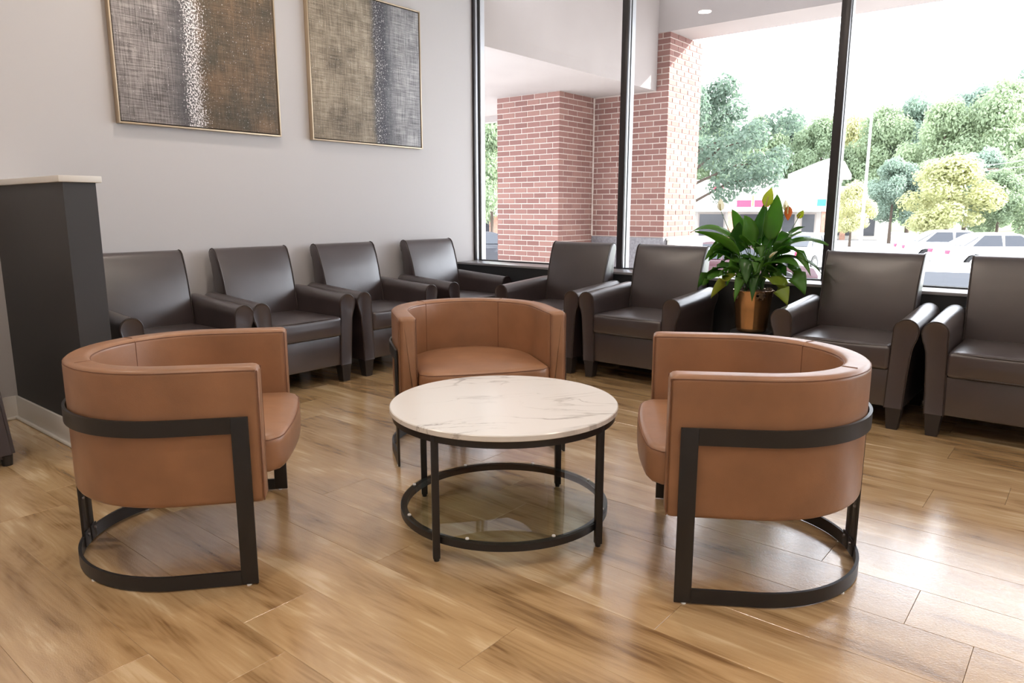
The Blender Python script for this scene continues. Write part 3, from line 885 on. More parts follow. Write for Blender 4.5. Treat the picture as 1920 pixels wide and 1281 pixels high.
# ------------------------------------------------------------------ edge of another chair left of the partition
sc = empty('side_chair', (-4.240, 0.812, 0), 0, 'dark brown upholstered chair edge at the far left photo border', 'chair')
def tapered(x0, x1, y0, y1, z0, z1, sx0, sy, bev):
    bm = boxbm(x0, x1, y0, y1, z0, z1)
    for v in bm.verts:
        if v.co.z > (z0 + z1) / 2:
            if v.co.y > (y0 + y1) / 2: v.co.y -= sy
            else: v.co.y += sy
            if v.co.x > (x0 + x1) / 2: v.co.x -= sx0
    bmesh.ops.bevel(bm, geom=bm.edges[:], offset=bev, segments=3, affect='EDGES')
    return bm
obj('skirt', tapered(-0.30, 0.345, -0.27, 0.225, 0.035, 0.44, 0.07, 0.02, 0.02), M['brown'], sc)
obj('seat_cushion', tapered(-0.25, 0.27, -0.25, 0.20, 0.43, 0.50, 0.01, 0.01, 0.025), M['brown'], sc)
obj('backrest', tapered(-0.40, -0.29, -0.26, 0.21, 0.035, 0.88, -0.03, 0.01, 0.03), M['brown'], sc)
for lx, ly in ((0.31, 0.19), (0.31, -0.24), (-0.36, 0.18), (-0.36, -0.23)):
    bm = bmesh.new(); bmesh.ops.create_cone(bm, cap_ends=True, segments=16, radius1=0.022, radius2=0.026, depth=0.05, matrix=Matrix.Translation((lx, ly, 0.025)))
    obj('leg', bm, M['black'], sc)

# ------------------------------------------------------------------ peace lily, brass pot, stand
PX, PY = -1.765, 4.68
st = empty('plant_stand', (PX, PY, 0), 0, 'low black stand carrying the brass plant pot', 'plant stand')
obj('stand_top', lathe(bmesh.new(), [(0, 0.375), (0.13, 0.375), (0.135, 0.38), (0.135, 0.395), (0.13, 0.40), (0, 0.40)], 40), M['black'], st)
for k in range(4):
    a = PI / 4 + k * PI / 2
    obj('leg', tube(bmesh.new(), [(0.105 * math.cos(a), 0.105 * math.sin(a), 0.38), (0.125 * math.cos(a), 0.125 * math.sin(a), 0.0)], 0.011, 10), M['black'], st)
obj('lower_ring', ringmesh(0.100, 0.112, 0.12, 0.135, 32), M['black'], st)

pl = empty('potted_peace_lily', (PX, PY, 0.40), 0, 'leafy peace lily with pale flowers in a fluted brass pot', 'plant')
bm = bmesh.new()
prof = [(0.0, 0.0), (0.085, 0.0), (0.095, 0.006), (0.100, 0.03), (0.112, 0.15), (0.122, 0.262), (0.128, 0.268), (0.128, 0.277), (0.121, 0.277), (0.112, 0.22), (0.0, 0.22)]
lathe(bm, prof, 64)
for v in bm.verts:   # shallow flutes
    r_ = math.hypot(v.co.x, v.co.y)
    if r_ > 0.09 and 0.02 < v.co.z < 0.25 and r_ > 0.098:
        a = math.atan2(v.co.y, v.co.x); k = 1 + 0.012 * math.cos(16 * a)
        v.co.x *= k; v.co.y *= k
obj('pot', bm, M['brass'], pl, angle=60)
bm = rbox(0.105, 0.105, 0.03, 0.028, 8)
for v in bm.verts: v.co.z += random.uniform(-0.008, 0.014) + 0.245; 
obj('moss', bm, M['moss'], pl, smooth=False)
bm = bmesh.new()
for k in range(60):
    a = random.uniform(0, 2 * PI); r_ = random.uniform(0.02, 0.118); z = 0.268 + random.uniform(0, 0.022)
    if k > 44: a = random.uniform(-0.6, 0.5); r_ = random.uniform(0.10, 0.135)
    p = Vector((r_ * math.cos(a), r_ * math.sin(a), z)); d = Vector((random.uniform(-1, 1), random.uniform(-1, 1), random.uniform(-.4, .6))) * 0.022
    tube(bm, [p - d, p + Vector((0, 0, 0.008)), p + d], 0.0014, 4)
o = obj('moss_fibres', bm, M['moss'], pl); o['kind'] = 'stuff'

def leaf_strip(p0, p1, p2, p3, w, curl=0.25, roll=0.0, nseg=12):
    """blade along a cubic Bezier p0..p3 with half width w, folded along the midrib"""
    bm = bmesh.new(); rows = []
    P = [Vector(p) for p in (p0, p1, p2, p3)]
    def bez(t):
        return P[0] * (1 - t) ** 3 + P[1] * 3 * t * (1 - t) ** 2 + P[2] * 3 * t * t * (1 - t) + P[3] * t ** 3
    ph = random.uniform(0, 6)
    for k in range(nseg + 1):
        t = k / nseg; p = bez(t); d = (bez(min(1, t + .02)) - bez(max(0, t - .02))).normalized()
        side = d.cross(Vector((0, 0, 1)))
        if side.length < 0.05: side = Vector((1, 0, 0))
        if abs(d.z) > 0.7: side = side.normalized() * 0.25 + Vector((0.93, 0.36, 0))
        side = side - d * side.dot(d)
        side.normalize(); up = side.cross(d).normalized()
        c, s = math.cos(roll), math.sin(roll)
        side, up = side * c + up * s, up * c - side * s
        prof = (math.sin(PI * min(1, t * 1.0) ** 0.78)) ** 0.8 * (1 - 0.25 * t) if 0 < t < 1 else 0.0
        ww_ = w * max(prof, 0.012)
        row = []
        for q in (-1, -0.55, 0, 0.55, 1):
            wav = 0.05 * w * math.sin(9 * t + ph + q * 2) * abs(q)
            row.append(bm.verts.new(p + side * (q * ww_) + up * (abs(q) * ww_ * curl + wav)))
        rows.append(row)
    for a, b in zip(rows[:-1], rows[1:]):
        for j in range(4): bm.faces.new((a[j], a[j + 1], b[j + 1], b[j]))
    bm.normal_update()
    return bm

def add_leaf(base, blade, ctrl, tip, w, mat='leaf', roll=0.0, curl=0.25):
    base, blade, ctrl, tip = map(Vector, (base, blade, ctrl, tip))
    bm = leaf_strip(blade, blade.lerp(ctrl, 0.6), ctrl.lerp(tip, 0.35), tip, w, curl, roll)
    lf = obj('leaf', bm, M[mat], pl, angle=80)
    md = lf.modifiers.new('thick', 'SOLIDIFY'); md.thickness = 0.0012
    mid = base.lerp(blade, 0.5) + Vector((0, 0, 0.03))
    obj('stalk', tube(bmesh.new(), [base, mid, blade, blade.lerp(ctrl, 0.25)], lambda t: 0.0042 - 0.002 * t, 6), M['stem'], lf)

def B():   # a root point in the pot
    a, r_ = random.uniform(0, 2 * PI), random.uniform(0, 0.055)
    return (r_ * math.cos(a), r_ * math.sin(a), 0.25)
# leaves read off the photograph (local x right along the window, y away, z up from the pot foot)
L_ = [  # blade start, bend, tip, half width
    ((-0.13, -0.05, 0.60), (-0.28, -0.10, 0.72), (-0.42, -0.10, 0.645), 0.058, 'leaf', 0.2),
    ((-0.08, -0.07, 0.50), (-0.20, -0.14, 0.62), (-0.36, -0.16, 0.655), 0.060, 'leaf', -0.5),
    ((-0.07, 0.03, 0.56), (-0.12, 0.04, 0.70), (-0.19, 0.03, 0.80), 0.045, 'leaf', 0.8),
    ((0.00, 0.02, 0.60), (0.03, 0.03, 0.72), (0.035, 0.02, 0.845), 0.045, 'leaf', 0.4),
    ((0.085, 0.00, 0.60), (0.12, 0.01, 0.76), (0.115, 0.0, 0.895), 0.050, 'leaf', 0.1),
    ((0.12, -0.05, 0.50), (0.28, -0.06, 0.66), (0.47, -0.07, 0.585), 0.062, 'leaf', -0.2),
    ((0.13, -0.04, 0.45), (0.28, -0.08, 0.50), (0.37, -0.12, 0.28), 0.066, 'leaf', 0.1),
    ((0.12, 0.0, 0.48), (0.30, 0.02, 0.54), (0.42, 0.02, 0.40), 0.052, 'leaf', 0.1),
    ((-0.11, -0.05, 0.40), (-0.25, -0.10, 0.47), (-0.33, -0.14, 0.28), 0.055, 'leaf', 0.0),
    ((-0.12, -0.08, 0.36), (-0.21, -0.15, 0.42), (-0.27, -0.20, 0.30), 0.042, 'leaf', 0.3),
    ((0.12, -0.10, 0.37), (0.22, -0.18, 0.40), (0.30, -0.22, 0.22), 0.058, 'leaf_yellow', 0.0),
    ((-0.08, -0.10, 0.38), (-0.15, -0.16, 0.36), (-0.21, -0.19, 0.22), 0.036, 'leaf_yellow', 0.3),
    ((0.02, -0.10, 0.50), (0.00, -0.17, 0.53), (0.03, -0.21, 0.33), 0.048, 'leaf', 0.0),
    ((-0.05, -0.06, 0.55), (-0.02, -0.12, 0.66), (0.05, -0.16, 0.55), 0.050, 'leaf', 0.5),
    ((-0.02, 0.05, 0.55), (-0.06, 0.08, 0.70), (0.0, 0.10, 0.73), 0.052, 'leaf', 0.0),
    ((0.10, 0.05, 0.52), (0.20, 0.10, 0.68), (0.27, 0.10, 0.69), 0.048, 'leaf', 0.2),
    ((-0.03, -0.03, 0.56), (-0.03, -0.05, 0.70), (-0.06, -0.08, 0.76), 0.050, 'leaf', -0.4),
    ((-0.10, 0.0, 0.52), (-0.12, -0.02, 0.63), (-0.10, -0.05, 0.72), 0.052, 'leaf', 0.3),
    ((0.05, 0.04, 0.54), (0.09, 0.06, 0.68), (0.07, 0.07, 0.76), 0.046, 'leaf', 0.2),
    ((0.14, -0.02, 0.52), (0.20, -0.03, 0.62), (0.30, -0.05, 0.66), 0.052, 'leaf', -0.4),
    ((0.10, -0.08, 0.44), (0.22, -0.12, 0.52), (0.34, -0.14, 0.44), 0.055, 'leaf', -0.2),
    ((-0.12, -0.03, 0.46), (-0.22, -0.04, 0.54), (-0.31, -0.05, 0.50), 0.050, 'leaf', 0.2),
]
for bl, ct, tp, w, mt, ro in L_:
    add_leaf(B(), bl, ct, tp, w * 1.35, mt, ro)
for k in range(34):
    a = k * 2.399 + random.uniform(-.3, .3); R_ = random.uniform(0.18, 0.36); h = random.uniform(0.36, 0.60)
    ca, sa = math.cos(a), math.sin(a) * 0.62
    if sa > 0: sa *= 0.8
    bl = (ca * R_ * 0.38, sa * R_ * 0.38, h * 0.88); ct = (ca * R_ * 0.75, sa * R_ * 0.75, h + 0.09); tp = (ca * R_ * 1.08, sa * R_ * 1.08, h - random.uniform(0.0, 0.20))
    add_leaf(B(), bl, ct, tp, random.uniform(0.042, 0.066), 'leaf', random.uniform(-.5, .5))
def add_flower(base, top, size, mat, tilt, droop=False):
    base, top = Vector(base), Vector(top)
    f = obj('flower_stalk', tube(bmesh.new(), [base, base.lerp(top, .5) + Vector((0.006, 0, 0)), top], lambda t: 0.0030 - 0.001 * t, 6), M['stem'], pl)
    d = Vector(tilt).normalized()
    bm = leaf_strip(top, top + d * size * .35, top + d * size * .7, top + d * size, size * 0.30, 0.35, 0.0)
    s_ = obj('spathe', bm, M[mat], f, angle=80); md = s_.modifiers.new('thick', 'SOLIDIFY'); md.thickness = 0.001
    obj('spadix', tube(bmesh.new(), [top + Vector((0, -0.006, 0.002)), top + d * size * .3 + Vector((0, -0.012, 0)), top + d * size * .55 + Vector((0, -0.012, 0))], lambda t: 0.0055 - 0.002 * t, 8), M['spadix'], f)
add_flower(B(), (-0.245, -0.02, 0.79), 0.085, 'spathe', (0.02, -0.25, 1))
add_flower(B(), (0.065, -0.05, 0.815), 0.125, 'spathe_green', (0.30, -0.1, 1))
add_flower(B(), (0.185, 0.02, 0.82), 0.09, 'spathe_brown', (0.06, -0.1, -1))
add_flower(B(), (0.262, -0.02, 0.745), 0.070, 'spathe_green', (0.55, -0.4, 0.7))
add_flower(B(), (0.165, 0.03, 0.79), 0.070, 'spathe', (0.0, -0.2, 1))
add_flower(B(), (0.14, -0.12, 0.50), 0.07, 'spathe', (0.7, -0.3, 0.6))

# ------------------------------------------------------------------ portico outside the window
LOT = -1.10
sw = bx('pavement', -16, 12, 5.42, 10.8, LOT - 0.1, -0.16, M['concrete'])
tag(sw, 'pale concrete pavement under the portico', kind='structure')
MOD, CRS, BT = 0.2196, 0.0737, 0.106      # brick module, course, brick width on the header side
MJ = 0.0135
brick_cache = {}
def brick_mesh(L):
    k = round(L, 3)
    if k not in brick_cache:
        me = finish(boxbm(-k / 2, k / 2, -0.053, 0.053, -(CRS - MJ) / 2, (CRS - MJ) / 2, bev=0.003, seg=1), 'brick', False)
        me.materials.append(M['brick']); brick_cache[k] = me
    return brick_cache[k]

brng = random.Random(11)
def lay(root, faces, zlo, zhi, ztop_fn, zvis, stuff_bm, limit):
    """faces: list of rows builder (row -> list of (cx, cy, length, rot))"""
    n = 0
    rows = int(round((zhi - zlo) / CRS))
    for r in range(rows - 1, -1, -1):
        z = zhi - (rows - r) * CRS + CRS / 2
        for (cx, cy, L, rot) in faces(rows - 1 - r, z):
            dx, dy = brng.uniform(-.0015, .0015), brng.uniform(-.0015, .0015)
            if z > zvis and n < limit:
                o = bpy.data.objects.new('brick', brick_mesh(L)); C.objects.link(o); o.parent = root
                o.matrix_parent_inverse = Matrix.Translation(root.location).inverted()
                o.location = (cx + dx, cy + dy, z); o.rotation_euler = (0, 0, rot); n += 1
            else:
                if rot: box(stuff_bm, cx - .053, cx + .053, cy - L / 2, cy + L / 2, z - (CRS - MJ) / 2, z + (CRS - MJ) / 2)
                else: box(stuff_bm, cx - L / 2, cx + L / 2, cy - .053, cy + .053, z - (CRS - MJ) / 2, z + (CRS - MJ) / 2)
    return n

def run(a, b, first_half, d):
    """brick intervals from the corner a towards b (d = +-1); first_half: start after a header"""
    out = []; x = a + d * (BT + MJ if first_half else 0.0)
    while (b - x) * d > 0.03:
        e = x + d * (MOD - MJ)
        if (b - e) * d < 0.012: e = b
        out.append((min(x, e), max(x, e))); x = x + d * MOD
    return out

def pier(name, label, xa, xb, ya, yb, zlo, zhi, zvis, zmid=None, xmid=None, half0=0, limit=300):
    """L-shaped view: front face y = ya from xa to xb, side face x = xb from ya to yb"""
    root = empty(name, ((xa + xb) / 2, (ya + yb) / 2, zlo), 0, label, 'brick pier')
    inv = Matrix.Translation(root.location).inverted()
    rec = 0.007
    bm = boxbm(xa + rec, xb - rec, ya + rec, yb - rec, zlo, zmid if zmid else zhi)
    if zmid: box(bm, xmid + rec, xb - rec, ya + rec, yb - rec, zmid, zhi)
    c = obj('mortar_core', bm, M['mortar'], root, smooth=False); c.matrix_parent_inverse = inv
    def faces(r, z):
        res = []; odd = (r + half0) % 2
        xl = xmid if (zmid and z > zmid) else xa
        # odd: corner brick lies along y (header on the front face)
        for a, b in run(xb, xl, odd, -1): res.append(((a + b) / 2, ya + 0.053, b - a, 0))
        for a, b in run(ya, yb, not odd, 1): res.append((xb - 0.053, (a + b) / 2, b - a, PI / 2))
        return res
    sb = bmesh.new()
    lay(root, faces, zlo, zhi, None, zvis, sb, limit)
    s = obj('further_bricks', sb, M['brick'], root, smooth=False); s['kind'] = 'stuff'; s.matrix_parent_inverse = inv
    return root
pier('brick_pier', 'red brick pier standing nearest the window, left of the first mullion', -6.93, -5.835, 8.13, 8.99, -0.16, 2.752, 0.40)
pier('brick_pier', 'red brick pier with a sunlit right face rising to the upper beam', -5.835, -4.674, 8.969, 9.936, 0.816, 3.476, 0.80, zmid=2.752, xmid=-4.857, half0=1)
pb = bx('stone_plinth', -5.835, -4.674 + 0.006, 8.969 - 0.006, 9.936, -0.16, 0.814, M['granite'], bev=0.004)
tag(pb, 'dark grey stone base under the sunlit brick pier', 'plinth')
b2 = bx('stone_ledge', -4.66, -4.52, 9.03, 9.95, 0.78, 0.815, M['limestone'], bev=0.004)
tag(b2, 'pale stone ledge at the foot of the sunlit brick pier', 'ledge')
bx('ledge_block', -4.655, -4.54, 9.05, 9.93, -0.16, 0.78, M['limestone'], b2)
# caulk line in the inner corner
bm = tube(bmesh.new(), [(-5.826, 8.960, z) for z in [0.82 + 0.096 * k for k in range(21)]], lambda t: 0.012 + 0.004 * math.sin(t * 40), 8)
tag(obj('caulk_line', bm, M['mortar']), 'pale mortar line in the corner between the brick piers', 'joint')

be = bx('beam', -14, -4.857, 5.42, 9.60, 2.752, 4.1, M['stucco'])
tag(be, 'boxed beige stucco beam resting on the nearer brick pier', kind='structure')
be2 = bx('beam', -4.857, 12, 8.969, 9.625, 3.476, 4.6, M['stucco'])
tag(be2, 'beige stucco beam across the front of the portico', kind='structure')
cl = bx('portico_ceiling', -4.857, 12, 5.42, 8.969, 4.3, 4.6, M['stucco'])
tag(cl, 'beige soffit above the portico', kind='structure')
fa = bx('fascia', -14, -6.93, 9.60, 9.75, 2.66, 4.1, M['stucco'])
tag(fa, 'stucco fascia on the outer side of the low beam', kind='structure')

# ------------------------------------------------------------------ car park
def P(px, d, z=LOT):
    """a point at ground distance d along the bearing of picture column px"""
    a = math.atan((px - 960) / 1369.6)
    h = YAW - a
    return Vector((-math.sin(h) * d, math.cos(h) * d, z))
g = bx('ground', -160, 120, 10.8, 230, LOT - 0.3, LOT, M['asphalt'])
tag(g, 'sun-bleached asphalt car park', kind='structure')
bm = bmesh.new()
hv = []
for i in range(25):
    row = []
    for j in range(7):
        x = -150 + i * 11.0; y = 78 + j * 16
        row.append(bm.verts.new((x, y, LOT - 0.2 + (max(0, j) ** 1.35) * 0.9 + random.uniform(-.3, .3))))
    hv.append(row)
for i in range(24):
    for j in range(6): bm.faces.new((hv[i][j], hv[i + 1][j], hv[i + 1][j + 1], hv[i][j + 1]))
tag(obj('hill', bm, M['grass']), 'green hillside behind the car park', kind='structure')
def bearing(px):
    return YAW - math.atan((px - 960) / 1369.6)

# trees ---------------------------------------------------------------
def crown_mesh(name, n, leaf, blobs, seed, mat):
    rg = random.Random(seed); bm = bmesh.new()
    tot = sum(b[3] ** 2 for b in blobs)
    for (cx, cy, cz, r) in blobs:
        for _ in range(int(n * r * r / tot)):
            v = Vector((rg.gauss(0, 1), rg.gauss(0, 1), rg.gauss(0, 1))).normalized() * r * (rg.random() ** 0.25) * rg.uniform(0.82, 1.08)
            p = Vector((cx, cy, cz)) + Vector((v.x, v.y, v.z * 0.85))
            nrm = (v.normalized() + Vector((rg.uniform(-.8, .8), rg.uniform(-.8, .8), rg.uniform(-.3, .9)))).normalized()
            t = nrm.orthogonal().normalized(); t.rotate(Matrix.Rotation(rg.uniform(0, 6.28), 3, nrm)); b = nrm.cross(t)
            s = leaf * rg.uniform(0.6, 1.3)
            bm.faces.new([bm.verts.new(p + q) for q in (t * s, b * s * 0.55 + nrm * s * 0.15, -t * s, -b * s * 0.55 + nrm * s * 0.15)])
    me = bpy.data.meshes.new(name); bm.to_mesh(me); bm.free(); me.materials.append(mat)
    return me
def blobs(seed, n, R, H, z0):
    rg = random.Random(seed); out = [(0, 0, z0 + H * 0.5, R * 0.50)]
    for k in range(n):
        a = rg.uniform(0, 6.28); h = rg.uniform(0.08, 0.95); rr = R * (rg.uniform(0.45, 0.85) * math.sin(PI * min(0.95, h * 0.8 + 0.2)))
        out.append((rr * math.cos(a), rr * math.sin(a), z0 + H * h, R * rg.uniform(0.20, 0.36)))
    return out
crowns = {
    'a': crown_mesh('foliage', 20000, 0.015, blobs(1, 34, 0.42, 0.72, 0.25), 1, M['tree_a']),
    'b': crown_mesh('foliage', 20000, 0.015, blobs(2, 36, 0.44, 0.74, 0.22), 2, M['tree_b']),
    'c': crown_mesh('foliage', 14000, 0.018, blobs(3, 30, 0.46, 0.70, 0.26), 3, M['tree_c']),
}
trunk_me = finish(tube(bmesh.new(), [(0, 0, 0), (0.004, 0.003, 0.2), (-0.004, 0.0, 0.45), (0.0, 0.005, 0.75)], lambda t: 0.024 * (1 - 0.7 * t), 8), 'trunk'); trunk_me.materials.append(M['bark'])
def tree(kind, loc, h, wide, rz, label, group=None, name='tree'):
    e = empty(name, loc, rz, label, 'tree', group); e.scale = (h * wide, h * wide, h)
    f = bpy.data.objects.new('foliage', crowns[kind]); C.objects.link(f); f.parent = e; f['kind'] = 'stuff'
    t = bpy.data.objects.new('trunk', trunk_me); C.objects.link(t); t.parent = e
    return e

# the near tree beside the sunlit pier: finer leaves, real boughs
nt = empty('tree', P(1292, 24), 0, 'feathery blue-green tree beside the sunlit brick pier', 'tree')
obj('trunk', tube(bmesh.new(), [(0, 0, 0), (0.05, 0, 1.2), (0.0, 0, 2.6), (0.1, 0.1, 5.2)], lambda t: 0.14 * (1 - 0.75 * t), 10), M['bark'], nt)
bl = []
rg = random.Random(5)
for k in range(15):
    a = k * 2.399; z = 2.95 + 2.7 * (k / 14.0); L = 3.1 * math.sin(PI * (0.30 + 0.62 * k / 14.0)) 
    q = Vector((math.cos(a) * L, math.sin(a) * L, z + 0.3)); p = Vector((0, 0, z - 0.5))
    obj('bough', tube(bmesh.new(), [p, p.lerp(q, .5) + Vector((0, 0, .25)), q], lambda t: 0.05 * (1 - .8 * t), 6), M['bark'], nt)
    for t in (0.45, 0.75, 1.0):
        c = p.lerp(q, t); bl.append((c.x, c.y, c.z + 0.1, 0.62 - 0.12 * t))
f = bpy.data.objects.new('foliage', crown_mesh('foliage', 17000, 0.075, bl, 9, M['tree_near'])); C.objects.link(f); f.parent = nt; f['kind'] = 'stuff'

GW = 'trees of the wooded hillside'
far = [  # px, dist, height, width, kind, label
    (1340, 84, 12.4, 0.80, 'b', 'hillside tree behind the feathery near tree'),
    (1418, 78, 11.6, 0.72, 'b', 'green hillside tree just right of the feathery near tree'),
    (1476, 88, 12.8, 0.72, 'a', 'hillside tree above the left part of the white shop roof'),
    (1532, 80, 11.6, 0.75, 'b', 'hillside tree just left of the second window mullion'),
    (1598, 90, 12.4, 0.72, 'c', 'yellowish hillside tree directly behind the tall lamp post'),
    (1646, 80, 12.2, 0.72, 'b', 'hillside tree just right of the tall lamp post'),
    (1704, 82, 13.4, 0.70, 'a', 'dark blue-green hillside tree with a rounded top in the right pane'),
    (1758, 70, 11.2, 0.75, 'b', 'hillside tree above and left of the yellow-green tree'),
    (1812, 84, 14.2, 0.72, 'a', 'hillside tree rising straight above the yellow-green tree'),
    (1862, 70, 12.4, 0.75, 'b', 'hillside tree above the rounded car park tree'),
    (1918, 84, 15.6, 0.72, 'a', 'tallest hillside tree near the right photo edge'),
    (1672, 56, 5.8, 0.85, 'a', 'lower dark tree right of the pale shop corner'),
    (1738, 57, 5.6, 0.85, 'b', 'lower tree behind the left side of the yellow-green tree'),
    (1838, 58, 6.4, 0.85, 'a', 'lower dark tree behind the utility poles'),
    (1922, 57, 6.2, 0.9, 'b', 'lower tree at the right edge behind parked cars'),
]
for i, (px, d, h, w, k, lab) in enumerate(far):
    tree(k, P(px, d), h, w, i * 1.3, lab, GW)
tree('c', P(1778, 44), 4.9, 1.25, 0.4, 'yellow-green car park tree in the right window pane')
tree('b', P(1874, 46), 4.4, 1.05, 2.0, 'rounded green car park tree near the right photo edge')
tree('b', P(922, 36.5), 7.4, 0.62, 1.0, 'green tree seen through the gap left of the brick pier')
tree('c', P(880, 56), 11.0, 0.8, 2.4, 'pale tree at the wall corner seen through the leftmost gap')
tree('c', P(1598, 50), 3.9, 0.9, 0.9, 'small pale tree before the right shop front')

# shops ---------------------------------------------------------------
def building(px, d, name, label):
    c = P(px, d); h = bearing(px)
    return empty(name, c, h, label, 'building')
def part(nm, root, x0, x1, y0, y1, z0, z1, mat, bev=0): return bx(nm, x0, x1, y0, y1, z0, z1, M[mat], root, bev)
s1 = building(1440, 55, 'shop_building', 'white strip of shops with red and green signs behind the plant')
part('wall', s1, -9, 4.6, 0, 8, 0, 4.2, 'bldg')
part('parapet', s1, -9.1, 4.7, -0.12, 0.1, 4.1, 4.4, 'bldg_trim')
bm = bmesh.new()
loft(bm, [[Vector((1.2, y, 4.3)), Vector((5.2, y, 4.3)), Vector((5.2, y, 4.6)), Vector((4.7, y, 5.5)), Vector((3.9, y, 5.75)), Vector((3.1, y, 5.5)), Vector((1.2, y, 4.7))] for y in (-0.4, 0.5)])
obj('gable', bm, M['bldg'], s1, smooth=False)
part('canopy', s1, -9.2, 4.8, -2.4, 0, 2.15, 2.35, 'bldg')
for x in (-8.2, -5.4, -2.6, 0.4, 3.4): part('column', s1, x, x + 0.45, -2.3, -1.85, 0, 2.15, 'bldg_brick')
for x in (-7.6, -4.8, -2.0, 0.9, 2.2):
    w_ = part('window', s1, x, x + 1.9 if x < 0 else x + 1.0, -0.06, 0.02, 0.3, 2.05, 'bldg_trim')
    part('pane', w_, x + 0.1, (x + 1.8 if x < 0 else x + 0.9), -0.08, -0.05, 0.4, 1.95, 'shopglass')
sg = part('sign', s1, -2.05, -1.1, -2.55, -2.4, 2.45, 2.92, 'redsign')
sg2 = part('sign', s1, -0.9, 0.06, -2.55, -2.4, 2.45, 2.92, 'redsign')
part('sign', s1, -1.06, -0.94, -2.55, -2.4, 2.5, 3.2, 'yellowsign')
part('sign', s1, 3.05, 3.6, -2.55, -2.4, 2.5, 2.95, 'greensign')
part('sign', s1, -3.8, -3.1, -0.2, -0.05, 3.6, 3.95, 'redsign')

s2 = building(1602, 62, 'shop_building', 'pale shop corner beside the tall lamp post in the right pane')
part('wall', s2, -1.4, 2.0, 0, 8, 0, 3.9, 'bldg')
part('fascia', s2, -1.5, 2.6, -1.6, 0.05, 3.0, 4.0, 'bldg')
part('column', s2, 1.7, 2.5, -1.5, -0.8, 0, 3.0, 'bldg')
part('column', s2, -0.9, -0.5, -1.5, -1.1, 0, 3.0, 'bldg_brick')
for x in (-1.1, 0.6): part('window', s2, x, x + 0.9, -0.05, 0.02, 0.3, 2.5, 'shopglass')

s3 = building(905, 40, 'shop_building', 'shop front with dark glass seen through the gap left of the pier')
part('wall', s3, -6, 3.0, 0, 6, 0, 3.2, 'bldg')
part('fascia', s3, -6, 3.1, -1.4, 0.05, 1.95, 3.1, 'bldg')
for x in (-1.5, -0.25): part('window', s3, x, x + 1.1, -0.06, 0.02, 0.1, 1.95, 'shopglass')
part('column', s3, 0.35, 1.05, -1.3, -0.6, 0, 1.95, 'bldg_brick')
part('poster', s3, -0.2, 0.1, -0.09, -0.065, 0.45, 0.95, 'redsign')

# poles and wires -----------------------------------------------------
def pole(px, d, h, r, label, arm=0.0, name='lamp_post'):
    e = empty(name, P(px, d), bearing(px), label, 'pole')
    obj('shaft', tube(bmesh.new(), [(0, 0, 0), (0, 0, h)], lambda t: r * (1 - .4 * t), 10), M['galv'], e)
    obj('footing', lathe(bmesh.new(), [(0, 0), (r * 2.6, 0), (r * 2.6, 0.5), (0, 0.5)], 14), M['concrete'], e)
    if arm:
        obj('arm', tube(bmesh.new(), [(0, 0, h - .05), (-arm, 0, h)], 0.03, 6), M['galv'], e)
        bx('lamp_head', -arm - 0.45, -arm, -0.12, 0.12, h - 0.04, h + 0.07, M['galv'], e, bev=0.02)
    else:
        bx('crossarm', -0.9, 0.9, -0.06, 0.06, h - 0.45, h - 0.33, M['bark'], e)
    return e
pole(1619, 40, 7.4, 0.09, 'tall pale lamp post right of the second window mullion', 0.5)
pole(1832, 56, 5.2, 0.12, 'pale utility pole between the two car park trees', 0, 'utility_pole')
pole(1818, 66, 4.6, 0.12, 'second, farther utility pole just left of the first', 0, 'utility_pole')
for k, (dz, lab) in enumerate(((0.0, 'uppermost overhead wire across the right pane'), (-0.35, 'middle overhead wire across the right pane'), (-0.8, 'lowest overhead wire across the right pane'))):
    a, b, c = P(1560, 72, 2.4 + dz * .5), P(1832, 56, 3.95 + dz), P(2050, 44, 4.6 + dz)
    pts = [a.lerp(b, t / 6) - Vector((0, 0, 0.5 * math.sin(PI * t / 6))) for t in range(6)] + [b.lerp(c, t / 5) - Vector((0, 0, 0.3 * math.sin(PI * t / 5))) for t in range(6)]
    tag(obj('overhead_wire', tube(bmesh.new(), pts, 0.02, 5), M['galv']), lab, 'wire', 'overhead wires')

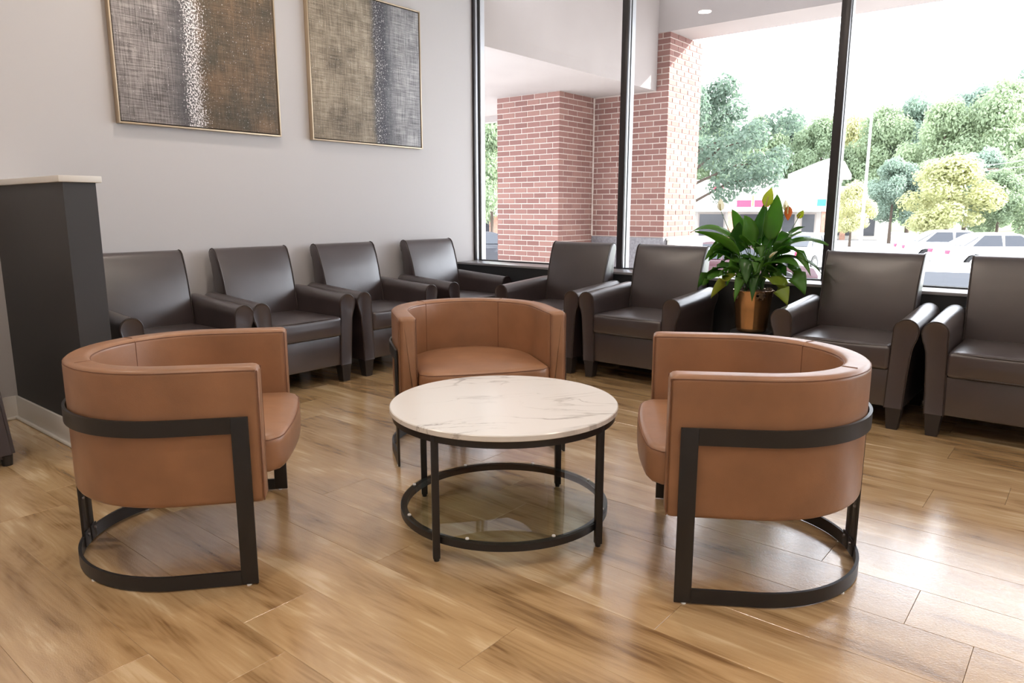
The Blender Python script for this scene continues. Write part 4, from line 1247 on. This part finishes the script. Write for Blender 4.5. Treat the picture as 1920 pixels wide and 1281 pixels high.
# cars ----------------------------------------------------------------
def make_car(loc, rz, paint, label):
    e = empty('parked_car', loc, rz, label, 'car', 'cars in the car park')
    # body: side outline (x along, z up), lofted across the width with tumblehome
    low = [(-2.2, 0.32), (-2.25, 0.55), (-2.18, 0.86), (-1.6, 0.93), (-0.9, 0.95), (0.9, 0.93), (1.5, 0.88), (2.1, 0.74), (2.24, 0.52), (2.2, 0.28), (1.75, 0.24), (1.7, 0.42), (1.55, 0.60), (1.32, 0.66), (1.09, 0.60), (0.94, 0.42), (0.90, 0.22), (-0.90, 0.22), (-0.94, 0.42), (-1.09, 0.60), (-1.32, 0.66), (-1.55, 0.60), (-1.70, 0.42), (-1.75, 0.24)]
    secs = []
    for y, ins in ((-0.90, 0.05), (-0.885, 0.015), (-0.82, 0.0), (0.82, 0.0), (0.885, 0.015), (0.90, 0.05)):
        secs.append([Vector((x, y, z)) for x, z in inset(low, ins)])
    obj('body', loft(bmesh.new(), secs), paint, e, angle=40)
    cab = [(-1.75, 0.90), (-1.0, 1.36), (-0.7, 1.42), (0.1, 1.43), (0.35, 1.38), (1.15, 0.90)]
    secs = [[Vector((x, y * (0.80 if z > 1.0 else 1.0), z)) for x, z in cab] for y in (-0.80, -0.6, 0.6, 0.80)]
    cb = obj('roof', loft(bmesh.new(), secs), paint, e, angle=25)
    # glazing just proud of the cabin
    for s in (1, -1):
        for xa_, xb_, xc_, xd_ in ((-1.42, -0.98, -0.38, -0.36), (-0.28, -0.26, 0.28, 0.92)):
            p = [Vector((xa_, s * 0.806, 0.955)), Vector((xd_, s * 0.806, 0.955)), Vector((xc_, s * 0.668, 1.345)), Vector((xb_, s * 0.668, 1.345))]
            bm = bmesh.new(); loft(bm, [p, [q + Vector((0, s * 0.008, 0.003)) for q in p]])
            obj('side_window', bm, M['carglass'], cb, smooth=False)
    for (xa_, za_), (xb_, zb_), nm in (((1.10, 0.945), (0.42, 1.345), 'windscreen'), ((-1.66, 0.965), (-1.06, 1.335), 'rear_window')):
        s = 1 if nm == 'windscreen' else -1
        p = [Vector((xa_, -0.72, za_)), Vector((xa_, 0.72, za_)), Vector((xb_, 0.60, zb_)), Vector((xb_, -0.60, zb_))]
        bm = bmesh.new(); loft(bm, [[q + Vector((s * 0.004, 0, 0.004)) for q in p], [q + Vector((s * 0.012, 0, 0.012)) for q in p]])
        obj(nm, bm, M['carglass'], cb, smooth=False)
    for x in (-1.32, 1.32):
        for s in (1, -1):
            bm = bmesh.new(); bmesh.ops.create_cone(bm, cap_ends=True, segments=24, radius1=0.32, radius2=0.32, depth=0.20, matrix=Matrix.Translation((x, s * 0.79, 0.32)) @ Matrix.Rotation(PI / 2, 4, 'X'))
            w_ = obj('wheel', bm, M['tyre'], e)
            bm = bmesh.new(); bmesh.ops.create_cone(bm, cap_ends=True, segments=20, radius1=0.20, radius2=0.20, depth=0.215, matrix=Matrix.Translation((x, s * 0.79, 0.32)) @ Matrix.Rotation(PI / 2, 4, 'X'))
            obj('hub', bm, M['galv'], w_)
    for s in (1, -1):
        bx('headlamp', 2.10, 2.235, s * 0.62 - 0.17, s * 0.62 + 0.17, 0.60, 0.71, M['clear'], e, bev=0.02)
        bx('tail_lamp', -2.245, -2.15, s * 0.66 - 0.16, s * 0.66 + 0.16, 0.66, 0.80, M['redsign'], e, bev=0.02)
    return e
pw, pk, pm, ps = car_paint('white_car_paint', (0.75, 0.75, 0.76)), car_paint('black_car_paint', (0.02, 0.022, 0.03)), car_paint('maroon_car_paint', (0.055, 0.014, 0.022)), car_paint('silver_car_paint', (0.5, 0.51, 0.53))
make_car(P(905, 29.5), bearing(905) + 0.25, pk, 'black car seen through the gap left of the brick pier')
make_car(P(1372, 21.5), bearing(1372) + 0.15, pm, 'maroon car behind the left leaves of the peace lily')
make_car(P(1515, 30), bearing(1515) + 1.2, ps, 'silver car behind the right leaves of the peace lily')
make_car(P(1772, 14.0), bearing(1772) + PI / 2 + 0.1, pw, 'white car close to the window between the two rightmost armchairs')
make_car(P(1885, 33), bearing(1885) + 0.5, pw, 'white car farther off at the right photo edge')
make_car(P(1800, 36.5), bearing(1800) + 0.3, ps, 'silver car parked beneath the yellow-green tree')
